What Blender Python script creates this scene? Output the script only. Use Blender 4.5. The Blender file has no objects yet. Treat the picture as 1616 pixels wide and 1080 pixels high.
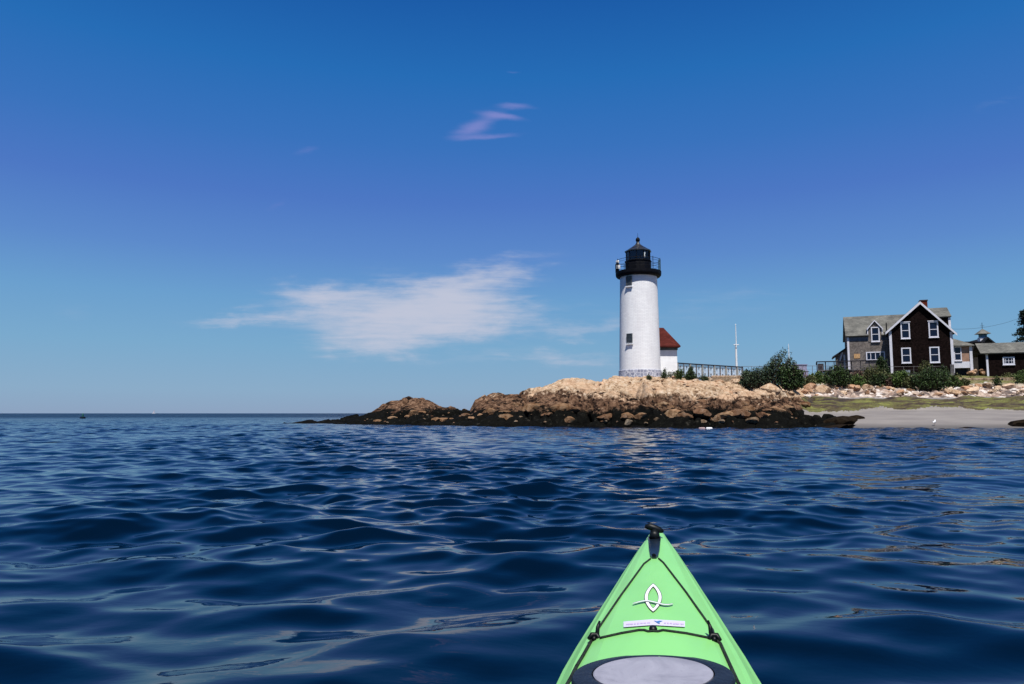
import bpy, bmesh, math, random
import numpy as np
from mathutils import Vector, Matrix
random.seed(7); rng = np.random.default_rng(11)
SC = bpy.context.scene
COL = SC.collection

# ------------------------------------------------------------------ camera
F = 1149.0; CAMZ = 0.85; TH = math.atan(112.5/F)
cd = bpy.data.cameras.new('camera'); cam = bpy.data.objects.new('camera', cd); COL.objects.link(cam)
cam.location = (0, 0, CAMZ); cam.rotation_euler = (math.pi/2 + TH, 0, 0)
cd.sensor_fit = 'HORIZONTAL'; cd.sensor_width = 36.0; cd.lens = 36.0*F/1616; cd.clip_start = 0.05; cd.clip_end = 40000
SC.camera = cam

# ------------------------------------------------------------------ light
SUN_EL = math.radians(64); SUN_AZ = (math.sin(math.radians(5)), -math.cos(math.radians(5)))   # horizontal direction towards the sun
sd = Vector((SUN_AZ[0]*math.cos(SUN_EL), SUN_AZ[1]*math.cos(SUN_EL), math.sin(SUN_EL)))
ld = bpy.data.lights.new('sun', 'SUN'); ld.energy = 5.0; ld.angle = math.radians(0.5); ld.color = (1, .965, .9)
lo = bpy.data.objects.new('sun', ld); COL.objects.link(lo); lo.rotation_euler = sd.to_track_quat('Z', 'Y').to_euler()
lo.location = (0, -20, 60)

def lin(c):
    c = c/255.0
    return c/12.92 if c <= .04045 else ((c+.055)/1.055)**2.4
def S(r, g, b): return (lin(r), lin(g), lin(b), 1)

# small node helper
class NT:
    def __init__(s, tree): s.t = tree; s.n = tree.nodes; s.l = tree.links
    def node(s, ty, **kw):
        n = s.n.new(ty)
        for k, v in kw.items(): setattr(n, k, v)
        return n
    def link(s, a, b): s.l.new(a, b)
    def put(s, sock, v):
        if isinstance(v, bpy.types.NodeSocket): s.l.new(v, sock)
        else:
            try: sock.default_value = v
            except Exception: sock.default_value = tuple(v)[:3]
    def math(s, op, a, b=0.0, c=0.0, clamp=False):
        n = s.n.new('ShaderNodeMath'); n.operation = op; n.use_clamp = clamp
        s.put(n.inputs[0], a); s.put(n.inputs[1], b); s.put(n.inputs[2], c); return n.outputs[0]
    def mix(s, f, a, b, mode='MIX'):
        n = s.n.new('ShaderNodeMix'); n.data_type = 'RGBA'; n.blend_type = mode
        s.put(n.inputs[0], f); s.put(n.inputs[6], a); s.put(n.inputs[7], b); return n.outputs[2]
    def ramp(s, f, stops, interp='LINEAR'):
        n = s.n.new('ShaderNodeValToRGB'); r = n.color_ramp; r.interpolation = interp
        while len(r.elements) > 1: r.elements.remove(r.elements[-1])
        for i, (p, c) in enumerate(stops):
            e = r.elements[0] if i == 0 else r.elements.new(p)
            e.position = p; e.color = c
        s.put(n.inputs[0], f); return n.outputs[0]
    def noise(s, vec, scale, detail=4, rough=.55, dist=0.0):
        n = s.n.new('ShaderNodeTexNoise'); n.inputs['Scale'].default_value = scale
        n.inputs['Detail'].default_value = detail; n.inputs['Roughness'].default_value = rough
        n.inputs['Distortion'].default_value = dist
        if vec is not None: s.put(n.inputs['Vector'], vec)
        return n.outputs[0]
    def comb(s, x, y, z):
        n = s.n.new('ShaderNodeCombineXYZ'); s.put(n.inputs[0], x); s.put(n.inputs[1], y); s.put(n.inputs[2], z); return n.outputs[0]
    def smooth(s, x, a, b):
        n = s.n.new('ShaderNodeMapRange'); n.interpolation_type = 'SMOOTHSTEP'
        s.put(n.inputs[0], x); n.inputs[1].default_value = a; n.inputs[2].default_value = b; return n.outputs[0]
    def mapping(s, vec, scale=(1, 1, 1), rot=(0, 0, 0)):
        n = s.n.new('ShaderNodeMapping'); s.put(n.inputs[0], vec); n.inputs['Scale'].default_value = scale; n.inputs['Rotation'].default_value = rot
        return n.outputs[0]

# sky
w = bpy.data.worlds.new("World"); SC.world = w; w.use_nodes = True
t = NT(w.node_tree); bg = t.n['Background']
tc = t.node('ShaderNodeTexCoord').outputs['Generated']
sp = t.node('ShaderNodeSeparateXYZ'); t.link(tc, sp.inputs[0]); X, Yc, Z = sp.outputs
sky = t.node('ShaderNodeTexSky', sky_type='NISHITA', sun_disc=False)
sky.sun_elevation = SUN_EL; sky.sun_rotation = math.atan2(SUN_AZ[0], SUN_AZ[1]); sky.air_density = 1.2; sky.dust_density = .4; sky.ozone_density = 4
nish = t.mix(1.0, sky.outputs[0], (.1, .1, .1, 1), 'MULTIPLY')
el = t.math('MAXIMUM', Z, 0.0)
rampc = t.ramp(el, [(0, S(142, 166, 198)), (.03, S(138, 174, 206)), (.089, S(122, 172, 210)), (.15, S(107, 162, 211)), (.21, S(92, 140, 208)),
                    (.28, S(76, 121, 201)), (.35, S(55, 116, 194)), (.43, S(33, 110, 187)), (.512, S(20, 92, 172)), (.7, S(6, 46, 100)), (1, S(3, 28, 66))])
skyc = t.mix(.05, rampc, nish)
# clouds as seen in fixed directions of the sky: u = x/y, v = z/y
ysafe = t.math('MAXIMUM', Yc, .05)
U = t.math('DIVIDE', X, ysafe); V = t.math('DIVIDE', Z, ysafe)
uv = t.comb(U, V, 0.0)
warp1 = t.math('SUBTRACT', t.noise(t.mapping(uv, (5, 16, 1), (0, 0, .12)), 1.0, 5, .6), .5)
warp2 = t.math('SUBTRACT', t.noise(t.mapping(uv, (9, 26, 1), (0, 0, -.1)), 1.3, 5, .6), .5)
Uw = t.math('ADD', U, t.math('MULTIPLY', warp1, .13)); Vw = t.math('ADD', V, t.math('MULTIPLY', warp2, .06))
def uvpix(px, py):
    a = (px-808)/F; b = (540-py)/F
    y = math.cos(TH)-b*math.sin(TH); z = math.sin(TH)+b*math.cos(TH)
    return a/y, z/y
tot = None
def blob(px, py, rx, ry, ang, amp):
    global tot
    u0, v0 = uvpix(px, py); ca, sa = math.cos(ang), math.sin(ang)
    du = t.math('SUBTRACT', Uw, u0); dv = t.math('SUBTRACT', Vw, v0)
    a = t.math('MULTIPLY', t.math('ADD', t.math('MULTIPLY', du, ca), t.math('MULTIPLY', dv, sa)), F/rx)
    b = t.math('MULTIPLY', t.math('SUBTRACT', t.math('MULTIPLY', dv, ca), t.math('MULTIPLY', du, sa)), F/ry)
    r2 = t.math('ADD', t.math('MULTIPLY', a, a), t.math('MULTIPLY', b, b))
    g = t.math('MULTIPLY', t.math('EXPONENT', t.math('MULTIPLY', r2, -1.0)), amp)
    tot = g if tot is None else t.math('ADD', tot, g)
blob(600, 487, 150, 40, .0, 1.3); blob(755, 438, 105, 27, .22, 1.2); blob(660, 522, 140, 36, .03, 1.15); blob(500, 463, 80, 20, .0, .9); blob(740, 480, 70, 30, .1, .6)
blob(385, 505, 80, 11, .06, .9); blob(560, 545, 70, 20, 0, .7); blob(800, 500, 60, 26, .3, .6); blob(930, 518, 80, 13, .08, .75); blob(900, 568, 130, 14, 0, .75)
blob(1250, 455, 260, 26, .1, .22); blob(1050, 500, 300, 30, 0, .2); blob(120, 495, 60, 14, 0, .22); blob(1590, 155, 60, 14, .4, .22); blob(440, 385, 80, 22, .1, .2)
streak = t.noise(t.mapping(uv, (7, 60, 1), (0, 0, .05)), 1.4, 7, .66, .4)
puff = t.noise(t.mapping(uv, (6, 14, 1), (0, 0, .2)), 1.2, 6, .6, .3)
dens = t.math('ADD', tot, t.math('MULTIPLY', t.smooth(tot, .0, .45), t.math('ADD', t.math('MULTIPLY', t.math('SUBTRACT', streak, .5), 2.0), t.math('MULTIPLY', t.math('SUBTRACT', puff, .5), 1.6))))
front = t.smooth(Yc, .05, .3)
cl = t.math('MULTIPLY', t.smooth(dens, .10, 2.1), front)
skyc = t.mix(t.math('MULTIPLY', cl, .92), skyc, S(200, 204, 222))
# thin lilac wisps high up
Uw = t.math('ADD', U, t.math('MULTIPLY', warp1, .05)); Vw = t.math('ADD', V, t.math('MULTIPLY', warp2, .016))
tot = None
blob(748, 200, 40, 14, .3, 1.0); blob(795, 184, 40, 6, -.16, 1.0); blob(815, 169, 36, 6, -.04, .8); blob(770, 216, 55, 5, .06, .7); blob(485, 238, 26, 7, .3, .45); blob(812, 114, 14, 3, 0, .4); blob(440, 322, 26, 8, .5, .3)
dens2 = t.math('ADD', tot, t.math('MULTIPLY', t.math('SUBTRACT', streak, .5), .6))
cl2 = t.math('MULTIPLY', t.smooth(dens2, .12, 1.2), front)
skyc = t.mix(t.math('MULTIPLY', cl2, .62), skyc, S(150, 150, 215))
t.link(skyc, bg.inputs[0]); bg.inputs[1].default_value = 0.8
SC.view_settings.view_transform = 'Standard'; SC.view_settings.look = 'None'; SC.view_settings.exposure = 0.25; SC.view_settings.gamma = 1
SC.cycles.max_bounces = 8; SC.cycles.transparent_max_bounces = 12; SC.cycles.caustics_reflective = False; SC.cycles.caustics_refractive = False

# ------------------------------------------------------------------ geometry helpers
def ray(px, py):
    a = (px-808)/F; b = (540-py)/F
    return Vector((a, math.cos(TH)-b*math.sin(TH), math.sin(TH)+b*math.cos(TH)))
def P(px, py, Y):
    r = ray(px, py); return Vector((0, 0, CAMZ)) + r*(Y/r.y)
def zat(py, Y): return P(808, py, Y).z
def pxof(u): return 808 + F*u/math.cos(TH)
class Frame:           # local frame: x along the front, y into the depth, z up
    def __init__(s, O, yaw): s.O = Vector(O); s.yaw = yaw; s.R = Matrix.Rotation(yaw, 3, 'Z'); s.Ri = s.R.inverted()
    def hit(s, px, py, y0=0.0):
        o = s.Ri @ (Vector((0, 0, CAMZ))-s.O); d = s.Ri @ ray(px, py)
        k = (y0-o.y)/d.y; p = o+d*k; return p.x, p.z
    def hitz(s, px, py, z0):
        o = s.Ri @ (Vector((0, 0, CAMZ))-s.O); d = s.Ri @ ray(px, py)
        k = (z0-o.z)/d.z; p = o+d*k; return p.x, p.y

class MB:
    def __init__(s): s.v = []; s.f = []
    def add(s, vs, fs):
        b = len(s.v); s.v += [tuple(v) for v in vs]; s.f += [tuple(i+b for i in f) for f in fs]; return s
    def box(s, x0, x1, y0, y1, z0, z1):
        return s.add([(x0,y0,z0),(x1,y0,z0),(x1,y1,z0),(x0,y1,z0),(x0,y0,z1),(x1,y0,z1),(x1,y1,z1),(x0,y1,z1)],
                     [(0,3,2,1),(4,5,6,7),(0,1,5,4),(1,2,6,5),(2,3,7,6),(3,0,4,7)])
    def prism(s, poly, y0, y1):      # polygon in (x,z), extruded along y
        n = len(poly)
        vs = [(x, y0, z) for x, z in poly]+[(x, y1, z) for x, z in poly]
        return s.add(vs, [tuple(range(n)), tuple(range(2*n-1, n-1, -1))]+[((i+1)%n, i, n+i, n+(i+1)%n) for i in range(n)])
    def slab(s, quad, th):           # quad of 3-D points, thickness downwards along the normal
        q = [Vector(p) for p in quad]; n = (q[1]-q[0]).cross(q[2]-q[0]).normalized()
        if n.z < 0: n = -n
        m = len(q); vs = q+[p-n*th for p in q]
        return s.add(vs, [tuple(range(m)), tuple(range(2*m-1, m-1, -1))]+[((i+1)%m, i, m+i, m+(i+1)%m) for i in range(m)])
    def bar(s, a, b, r, n=6):
        return s.tube([a, b], [r, r], n)
    def tube(s, pts, rad, n=8):
        pts = [Vector(p) for p in pts]
        if not hasattr(rad, '__len__'): rad = [rad]*len(pts)
        rings = []
        up = Vector((0, 0, 1))
        for i, p in enumerate(pts):
            d = (pts[min(i+1, len(pts)-1)]-pts[max(i-1, 0)])
            if d.length < 1e-9: d = Vector((0, 0, 1))
            d.normalize()
            a = d.cross(up if abs(d.z) < .95 else Vector((1, 0, 0))).normalized(); b = d.cross(a)
            rings.append([p+(a*math.cos(k*2*math.pi/n)+b*math.sin(k*2*math.pi/n))*rad[i] for k in range(n)])
        vs = [v for r in rings for v in r]; fs = []
        for i in range(len(pts)-1):
            for k in range(n): fs.append((i*n+k, i*n+(k+1)%n, (i+1)*n+(k+1)%n, (i+1)*n+k))
        fs.append(tuple(range(n-1, -1, -1))); fs.append(tuple((len(pts)-1)*n+k for k in range(n)))
        return s.add(vs, fs)
    def lathe(s, prof, n=32, c=(0, 0), cap=True):
        vs = []; fs = []
        for r, z in prof:
            for k in range(n): a = 2*math.pi*k/n; vs.append((c[0]+r*math.cos(a), c[1]+r*math.sin(a), z))
        for i in range(len(prof)-1):
            for k in range(n): fs.append((i*n+k, i*n+(k+1)%n, (i+1)*n+(k+1)%n, (i+1)*n+k))
        if cap: fs.append(tuple(range(n-1, -1, -1))); fs.append(tuple((len(prof)-1)*n+k for k in range(n)))
        return s.add(vs, fs)
    def build(s, name, mat, parent=None, smooth=False, bevel=0, loc=None, yaw=None):
        me = bpy.data.meshes.new(name); me.from_pydata(s.v, [], s.f)
        bm = bmesh.new(); bm.from_mesh(me); bmesh.ops.recalc_face_normals(bm, faces=bm.faces)
        if bevel: bmesh.ops.bevel(bm, geom=bm.edges[:], offset=bevel, segments=1, affect='EDGES', clamp_overlap=True)
        bm.to_mesh(me); bm.free()
        if smooth:
            me.polygons.foreach_set('use_smooth', [True]*len(me.polygons))
            if smooth == 'auto': me.set_sharp_from_angle(angle=math.radians(35))
        return link(name, me, mat, parent, loc, yaw)
def link(name, me, mat, parent=None, loc=None, yaw=None):
    o = bpy.data.objects.new(name, me); COL.objects.link(o)
    if mat is not None: me.materials.append(mat)
    if parent is not None: o.parent = parent
    if loc is not None: o.location = loc
    if yaw is not None: o.rotation_euler[2] = yaw
    return o
def empty(name, loc, yaw=0):
    o = bpy.data.objects.new(name, None); COL.objects.link(o); o.location = loc; o.rotation_euler[2] = yaw; o.empty_display_size = .2; return o
def tag(o, label=None, cat=None, group=None, kind=None):
    if label: o['label'] = label
    if cat: o['category'] = cat
    if group: o['group'] = group
    if kind: o['kind'] = kind
    return o
def npmesh(name, V, Fq, mat, smooth=True):
    me = bpy.data.meshes.new(name); V = np.asarray(V, np.float32); Fq = np.asarray(Fq, np.int32); k = Fq.shape[1]
    me.vertices.add(len(V)); me.vertices.foreach_set('co', V.ravel())
    me.loops.add(Fq.size); me.loops.foreach_set('vertex_index', Fq.ravel())
    me.polygons.add(len(Fq)); me.polygons.foreach_set('loop_start', np.arange(0, Fq.size, k, dtype=np.int32))
    me.update(calc_edges=True)
    me.polygons.foreach_set('use_smooth', np.full(len(Fq), smooth))
    return link(name, me, mat)

# numpy noise
def h2(ix, iy, s):
    n = (ix.astype(np.int64)*374761393 + iy.astype(np.int64)*668265263 + s*2147483647) & 0xffffffff
    n = ((n ^ (n >> 13))*1274126177) & 0xffffffff
    n = ((n ^ (n >> 16))*2246822519) & 0xffffffff
    return ((n ^ (n >> 15)) & 0xffffff)/float(0xffffff)
def vnoise(x, y, s=0):
    x = np.asarray(x, float); y = np.asarray(y, float)
    ix = np.floor(x); iy = np.floor(y); fx = x-ix; fy = y-iy; fx = fx*fx*(3-2*fx); fy = fy*fy*(3-2*fy)
    return (h2(ix, iy, s)*(1-fx)+h2(ix+1, iy, s)*fx)*(1-fy)+(h2(ix, iy+1, s)*(1-fx)+h2(ix+1, iy+1, s)*fx)*fy
def fbm(x, y, s=0, oc=5, g=.5):
    r = 0; a = 1; tt = 0
    for o in range(oc): r = r+a*vnoise(x*2**o+o*7.3, y*2**o-o*3.1, s+o); tt += a; a *= g
    return r/tt-.5
def worley(x, y, s=0):
    x = np.asarray(x, float); y = np.asarray(y, float)
    ix = np.floor(x); iy = np.floor(y)
    f1 = np.full(x.shape, 9.); f2 = np.full(x.shape, 9.); cx = np.zeros(x.shape); cy = np.zeros(x.shape); ic = np.zeros(x.shape); jc = np.zeros(x.shape)
    for a in (-1, 0, 1):
        for b in (-1, 0, 1):
            jx = ix+a; jy = iy+b; qx = jx+h2(jx, jy, s+1); qy = jy+h2(jx, jy, s+2)
            d = np.hypot(qx-x, qy-y); m = d < f1
            f2 = np.where(m, f1, np.minimum(f2, d)); f1 = np.where(m, d, f1)
            cx = np.where(m, qx, cx); cy = np.where(m, qy, cy); ic = np.where(m, jx, ic); jc = np.where(m, jy, jc)
    return f1, f2, cx, cy, ic, jc
def facets(x, y, s=0, tilt=.5):
    f1, f2, cx, cy, i, j = worley(x, y, s)
    h = h2(i, j, s+3)-.5 + tilt*((h2(i, j, s+4)-.5)*2*(x-cx)+(h2(i, j, s+5)-.25)*2*(y-cy))
    e = np.clip((f2-f1)/.12, 0, 1)
    return h-(1-e)*.35
def lumps(x, y, s=0, tilt=.5, dome=.9, crack=.7, cw=.2):
    f1, f2, cx, cy, i, j = worley(x, y, s)
    h = (h2(i, j, s+3)-.5)*.9 + tilt*((h2(i, j, s+4)-.5)*2*(x-cx)+(h2(i, j, s+5)-.15)*2*(y-cy)) - dome*f1**2
    return h-(1-np.clip((f2-f1)/cw, 0, 1))**1.5*crack
def sstep(x, a, b):
    q = np.clip((x-a)/(b-a), 0, 1); return q*q*(3-2*q)

# ------------------------------------------------------------------ materials
MATS = {}
def mat(name, color, rough=.8, spec=.3, var=.18, vscale=3.0, bump=0.0, bscale=8.0, color2=None, metal=0.0):
    m = bpy.data.materials.new(name); m.use_nodes = True; q = NT(m.node_tree); b = q.n['Principled BSDF']
    co = q.node('ShaderNodeTexCoord').outputs['Object']
    n1 = q.noise(co, vscale, 5, .6)
    c = tuple(color)+(1,) if len(color) == 3 else color
    c2 = tuple(color2)+(1,) if color2 else tuple(v*(1-var*1.6) for v in c[:3])+(1,)
    c1 = c if color2 else tuple(min(1, v*(1+var)) for v in c[:3])+(1,)
    q.link(q.mix(q.smooth(n1, .3, .7), c2, c1), b.inputs['Base Color'])
    b.inputs['Roughness'].default_value = rough; b.inputs['Specular IOR Level'].default_value = spec; b.inputs['Metallic'].default_value = metal
    if bump:
        bn = q.node('ShaderNodeBump'); bn.inputs['Strength'].default_value = bump; bn.inputs['Distance'].default_value = .05
        q.link(q.noise(co, bscale, 6, .6), bn.inputs['Height']); q.link(bn.outputs[0], b.inputs['Normal'])
    MATS[name] = m; return m
def shingle(name, color, mortar, rowh, w, var=.35, rough=.9, axis='XZ', bump=.5):
    m = bpy.data.materials.new(name); m.use_nodes = True; q = NT(m.node_tree); b = q.n['Principled BSDF']
    co = q.node('ShaderNodeTexCoord').outputs['Object']; s_ = q.node('ShaderNodeSeparateXYZ'); q.link(co, s_.inputs[0])
    a_, z_ = (q.math('ADD', s_.outputs[0], s_.outputs[1]), s_.outputs[2]) if axis == 'XZ' else (s_.outputs[0], q.math('MULTIPLY', s_.outputs[2], 1.35))
    br = q.node('ShaderNodeTexBrick'); q.link(q.comb(a_, z_, 0.0), br.inputs['Vector'])
    br.inputs['Scale'].default_value = 1; br.inputs['Brick Width'].default_value = w; br.inputs['Row Height'].default_value = rowh
    br.inputs['Mortar Size'].default_value = rowh*.07; br.inputs['Bias'].default_value = 0
    br.inputs['Color1'].default_value = tuple(v*(1+var) for v in color)+(1,); br.inputs['Color2'].default_value = tuple(v*(1-var) for v in color)+(1,)
    br.inputs['Mortar'].default_value = tuple(mortar)+(1,)
    n1 = q.noise(co, .8, 6, .65)
    c = q.mix(1.0, br.outputs[0], q.ramp(n1, [(.3, (.6, .6, .6, 1)), (.7, (1.3, 1.28, 1.22, 1))]), 'MULTIPLY')
    q.link(c, b.inputs['Base Color']); b.inputs['Roughness'].default_value = rough; b.inputs['Specular IOR Level'].default_value = .04
    bn = q.node('ShaderNodeBump'); bn.inputs['Strength'].default_value = bump; bn.inputs['Distance'].default_value = .02
    q.link(q.math('SUBTRACT', 1.0, br.outputs['Fac']), bn.inputs['Height']); q.link(bn.outputs[0], b.inputs['Normal'])
    return m
def leafmat(name, a, b_, rough=.6):
    m = bpy.data.materials.new(name); m.use_nodes = True; q = NT(m.node_tree); b = q.n['Principled BSDF']
    g = q.node('ShaderNodeNewGeometry'); co = q.node('ShaderNodeTexCoord').outputs['Object']
    r = q.math('ADD', q.math('MULTIPLY', g.outputs['Random Per Island'], .5), q.math('MULTIPLY', q.noise(co, 1.6, 3), .6))
    q.link(q.ramp(r, [(.25, tuple(b_)+(1,)), (.8, tuple(a)+(1,))]), b.inputs['Base Color'])
    b.inputs['Roughness'].default_value = rough; b.inputs['Specular IOR Level'].default_value = .25
    return m
def plain(name, color, rough=.5, spec=.5, metal=0.0):
    m = bpy.data.materials.new(name); m.use_nodes = True; b = m.node_tree.nodes['Principled BSDF']
    b.inputs['Base Color'].default_value = tuple(color)+(1,); b.inputs['Roughness'].default_value = rough
    b.inputs['Specular IOR Level'].default_value = spec; b.inputs['Metallic'].default_value = metal; return m

# rock: pale granite above, brown-stained in the middle, black weed below the tide line
def rockmat(name, banded=True, tint=(1, 1, 1)):
    m = bpy.data.materials.new(name); m.use_nodes = True; q = NT(m.node_tree); b = q.n['Principled BSDF']
    g = q.node('ShaderNodeNewGeometry'); pos = g.outputs['Position']; s_ = q.node('ShaderNodeSeparateXYZ'); q.link(pos, s_.inputs[0])
    big = q.noise(q.mapping(pos, (1, 1, 1.5)), .45, 5, .6, .6); fine = q.noise(pos, 3.2, 8, .68, .4); tiny = q.noise(pos, 14, 4, .6)
    tan = q.ramp(fine, [(.30, S(74, 54, 42)), (.42, S(142, 116, 92)), (.53, S(182, 158, 132)), (.75, S(208, 196, 182))])
    tan = q.mix(q.math('MULTIPLY', q.smooth(big, .42, .68), .6), tan, S(192, 158, 130))
    tan = q.mix(q.math('MULTIPLY', q.smooth(q.noise(pos, 1.3, 6, .7, 1.0), .58, .7), .75), tan, S(120, 84, 62))
    brown = q.ramp(fine, [(.28, S(24, 17, 14)), (.42, S(72, 52, 40)), (.55, S(112, 86, 68)), (.72, S(156, 130, 108))])
    brown = q.mix(q.smooth(q.noise(q.mapping(pos, (.8, .8, 1.3), (0, .3, 0)), 1.5, 7, .72, 1.0), .50, .58), brown, S(20, 15, 14))
    black = q.ramp(fine, [(.3, (.001, .001, .0012, 1)), (.60, (.005, .005, .004, 1)), (.74, (.06, .055, .045, 1))])
    if banded:
        xo = q.math('MULTIPLY', q.smooth(s_.outputs[0], 12.0, -10.0), .9)       # browner towards the low tip on the left
        zz = q.math('SUBTRACT', q.math('ADD', s_.outputs[2], q.math('MULTIPLY', q.math('SUBTRACT', big, .5), 2.6)), xo)
        zz = q.math('ADD', zz, q.math('MULTIPLY', q.math('SUBTRACT', fine, .5), 1.6))
        c = q.mix(q.smooth(zz, 1.8, 2.3), brown, tan)
        zb = q.math('ADD', s_.outputs[2], q.math('ADD', q.math('MULTIPLY', q.math('SUBTRACT', big, .5), 2.0), q.math('MULTIPLY', q.math('SUBTRACT', tiny, .5), .5)))
        blk = q.smooth(zb, 1.22, .98)
        c = q.mix(blk, c, black)
    else: c = tan
    if tint != (1, 1, 1): c = q.mix(1.0, c, tuple(tint)+(1,), 'MULTIPLY')
    q.link(c, b.inputs['Base Color']); b.inputs['Roughness'].default_value = .9; b.inputs['Specular IOR Level'].default_value = .06
    bn = q.node('ShaderNodeBump'); bn.inputs['Strength'].default_value = .9; bn.inputs['Distance'].default_value = .12
    q.link(q.noise(pos, 5, 8, .7, .3), bn.inputs['Height']); q.link(bn.outputs[0], b.inputs['Normal'])
    return m
M_ROCK = rockmat('banded granite')
M_BOULD = [rockmat('pale granite', False, (1.05, 1.02, 1.0)), rockmat('pink granite', False, (.95, .82, .76)), rockmat('grey granite', False, (.72, .74, .78)), rockmat('brown granite', False, (.5, .42, .38)), rockmat('white granite', False, (1.35, 1.42, 1.5))]
M_DIMBOULD = [rockmat('wet brown granite', False, (.34, .27, .24)), rockmat('wet grey granite', False, (.40, .40, .40))]

def sandmat():
    m = bpy.data.materials.new('wet sand'); m.use_nodes = True; q = NT(m.node_tree); b = q.n['Principled BSDF']
    pos = q.node('ShaderNodeNewGeometry').outputs['Position']; n = q.noise(q.mapping(pos, (.4, 1, 1)), .8, 6, .6)
    s_ = q.node('ShaderNodeSeparateXYZ'); q.link(pos, s_.inputs[0])
    c = q.ramp(n, [(.3, S(112, 106, 104)), (.7, S(134, 128, 124))])
    c = q.mix(q.smooth(s_.outputs[2], .30, .02), c, S(88, 84, 82))
    q.link(c, b.inputs['Base Color']); b.inputs['Roughness'].default_value = .8
    bn = q.node('ShaderNodeBump'); bn.inputs['Strength'].default_value = .4; bn.inputs['Distance'].default_value = .05
    q.link(q.noise(pos, 6, 6, .6), bn.inputs['Height']); q.link(bn.outputs[0], b.inputs['Normal']); return m
def weedmat():
    m = bpy.data.materials.new('seaweed mat'); m.use_nodes = True; q = NT(m.node_tree); b = q.n['Principled BSDF']
    pos = q.node('ShaderNodeNewGeometry').outputs['Position']; n = q.noise(q.mapping(pos, (.3, .8, 1)), .9, 8, .7, .8); f = q.noise(pos, 7, 5, .7)
    c = q.ramp(n, [(.36, S(30, 20, 14)), (.45, S(60, 44, 26)), (.51, S(84, 76, 36)), (.59, S(100, 100, 44)), (.72, S(134, 136, 58))])
    c = q.mix(1.0, c, q.ramp(f, [(.3, (.45, .45, .45, 1)), (.7, (1.3, 1.3, 1.3, 1))]), 'MULTIPLY')
    q.link(c, b.inputs['Base Color']); b.inputs['Roughness'].default_value = .7
    bn = q.node('ShaderNodeBump'); bn.inputs['Strength'].default_value = .8; bn.inputs['Distance'].default_value = .1
    q.link(f, bn.inputs['Height']); q.link(bn.outputs[0], b.inputs['Normal']); return m
def soilmat():
    m = bpy.data.materials.new('stony soil and grass'); m.use_nodes = True; q = NT(m.node_tree); b = q.n['Principled BSDF']
    pos = q.node('ShaderNodeNewGeometry').outputs['Position']; n = q.noise(pos, .7, 6, .6); f = q.noise(pos, 5, 6, .7)
    s_ = q.node('ShaderNodeSeparateXYZ'); q.link(pos, s_.inputs[0])
    grass = q.ramp(f, [(.3, S(58, 62, 26)), (.7, S(120, 116, 62))]); vo = q.node('ShaderNodeTexVoronoi'); vo.inputs['Scale'].default_value = 1.7; q.link(q.mapping(pos, (1, 1, 1.6)), vo.inputs['Vector']); vs_ = q.node('ShaderNodeSeparateColor'); q.link(vo.outputs['Color'], vs_.inputs[0])
    stone = q.mix(1.0, q.ramp(vs_.outputs[0], [(.1, S(96, 84, 80)), (.4, S(156, 132, 118)), (.7, S(190, 172, 158)), (.95, S(220, 212, 208))]), q.ramp(f, [(.3, (.45, .42, .4, 1)), (.55, (1, 1, 1, 1))]), 'MULTIPLY')
    c = q.mix(q.smooth(q.math('ADD', s_.outputs[2], q.math('MULTIPLY', n, 1.2)), 3.9, 4.6), stone, grass)
    q.link(c, b.inputs['Base Color']); b.inputs['Roughness'].default_value = .9
    bn = q.node('ShaderNodeBump'); bn.inputs['Strength'].default_value = .8; bn.inputs['Distance'].default_value = .12
    q.link(f, bn.inputs['Height']); q.link(bn.outputs[0], b.inputs['Normal']); return m

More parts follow.
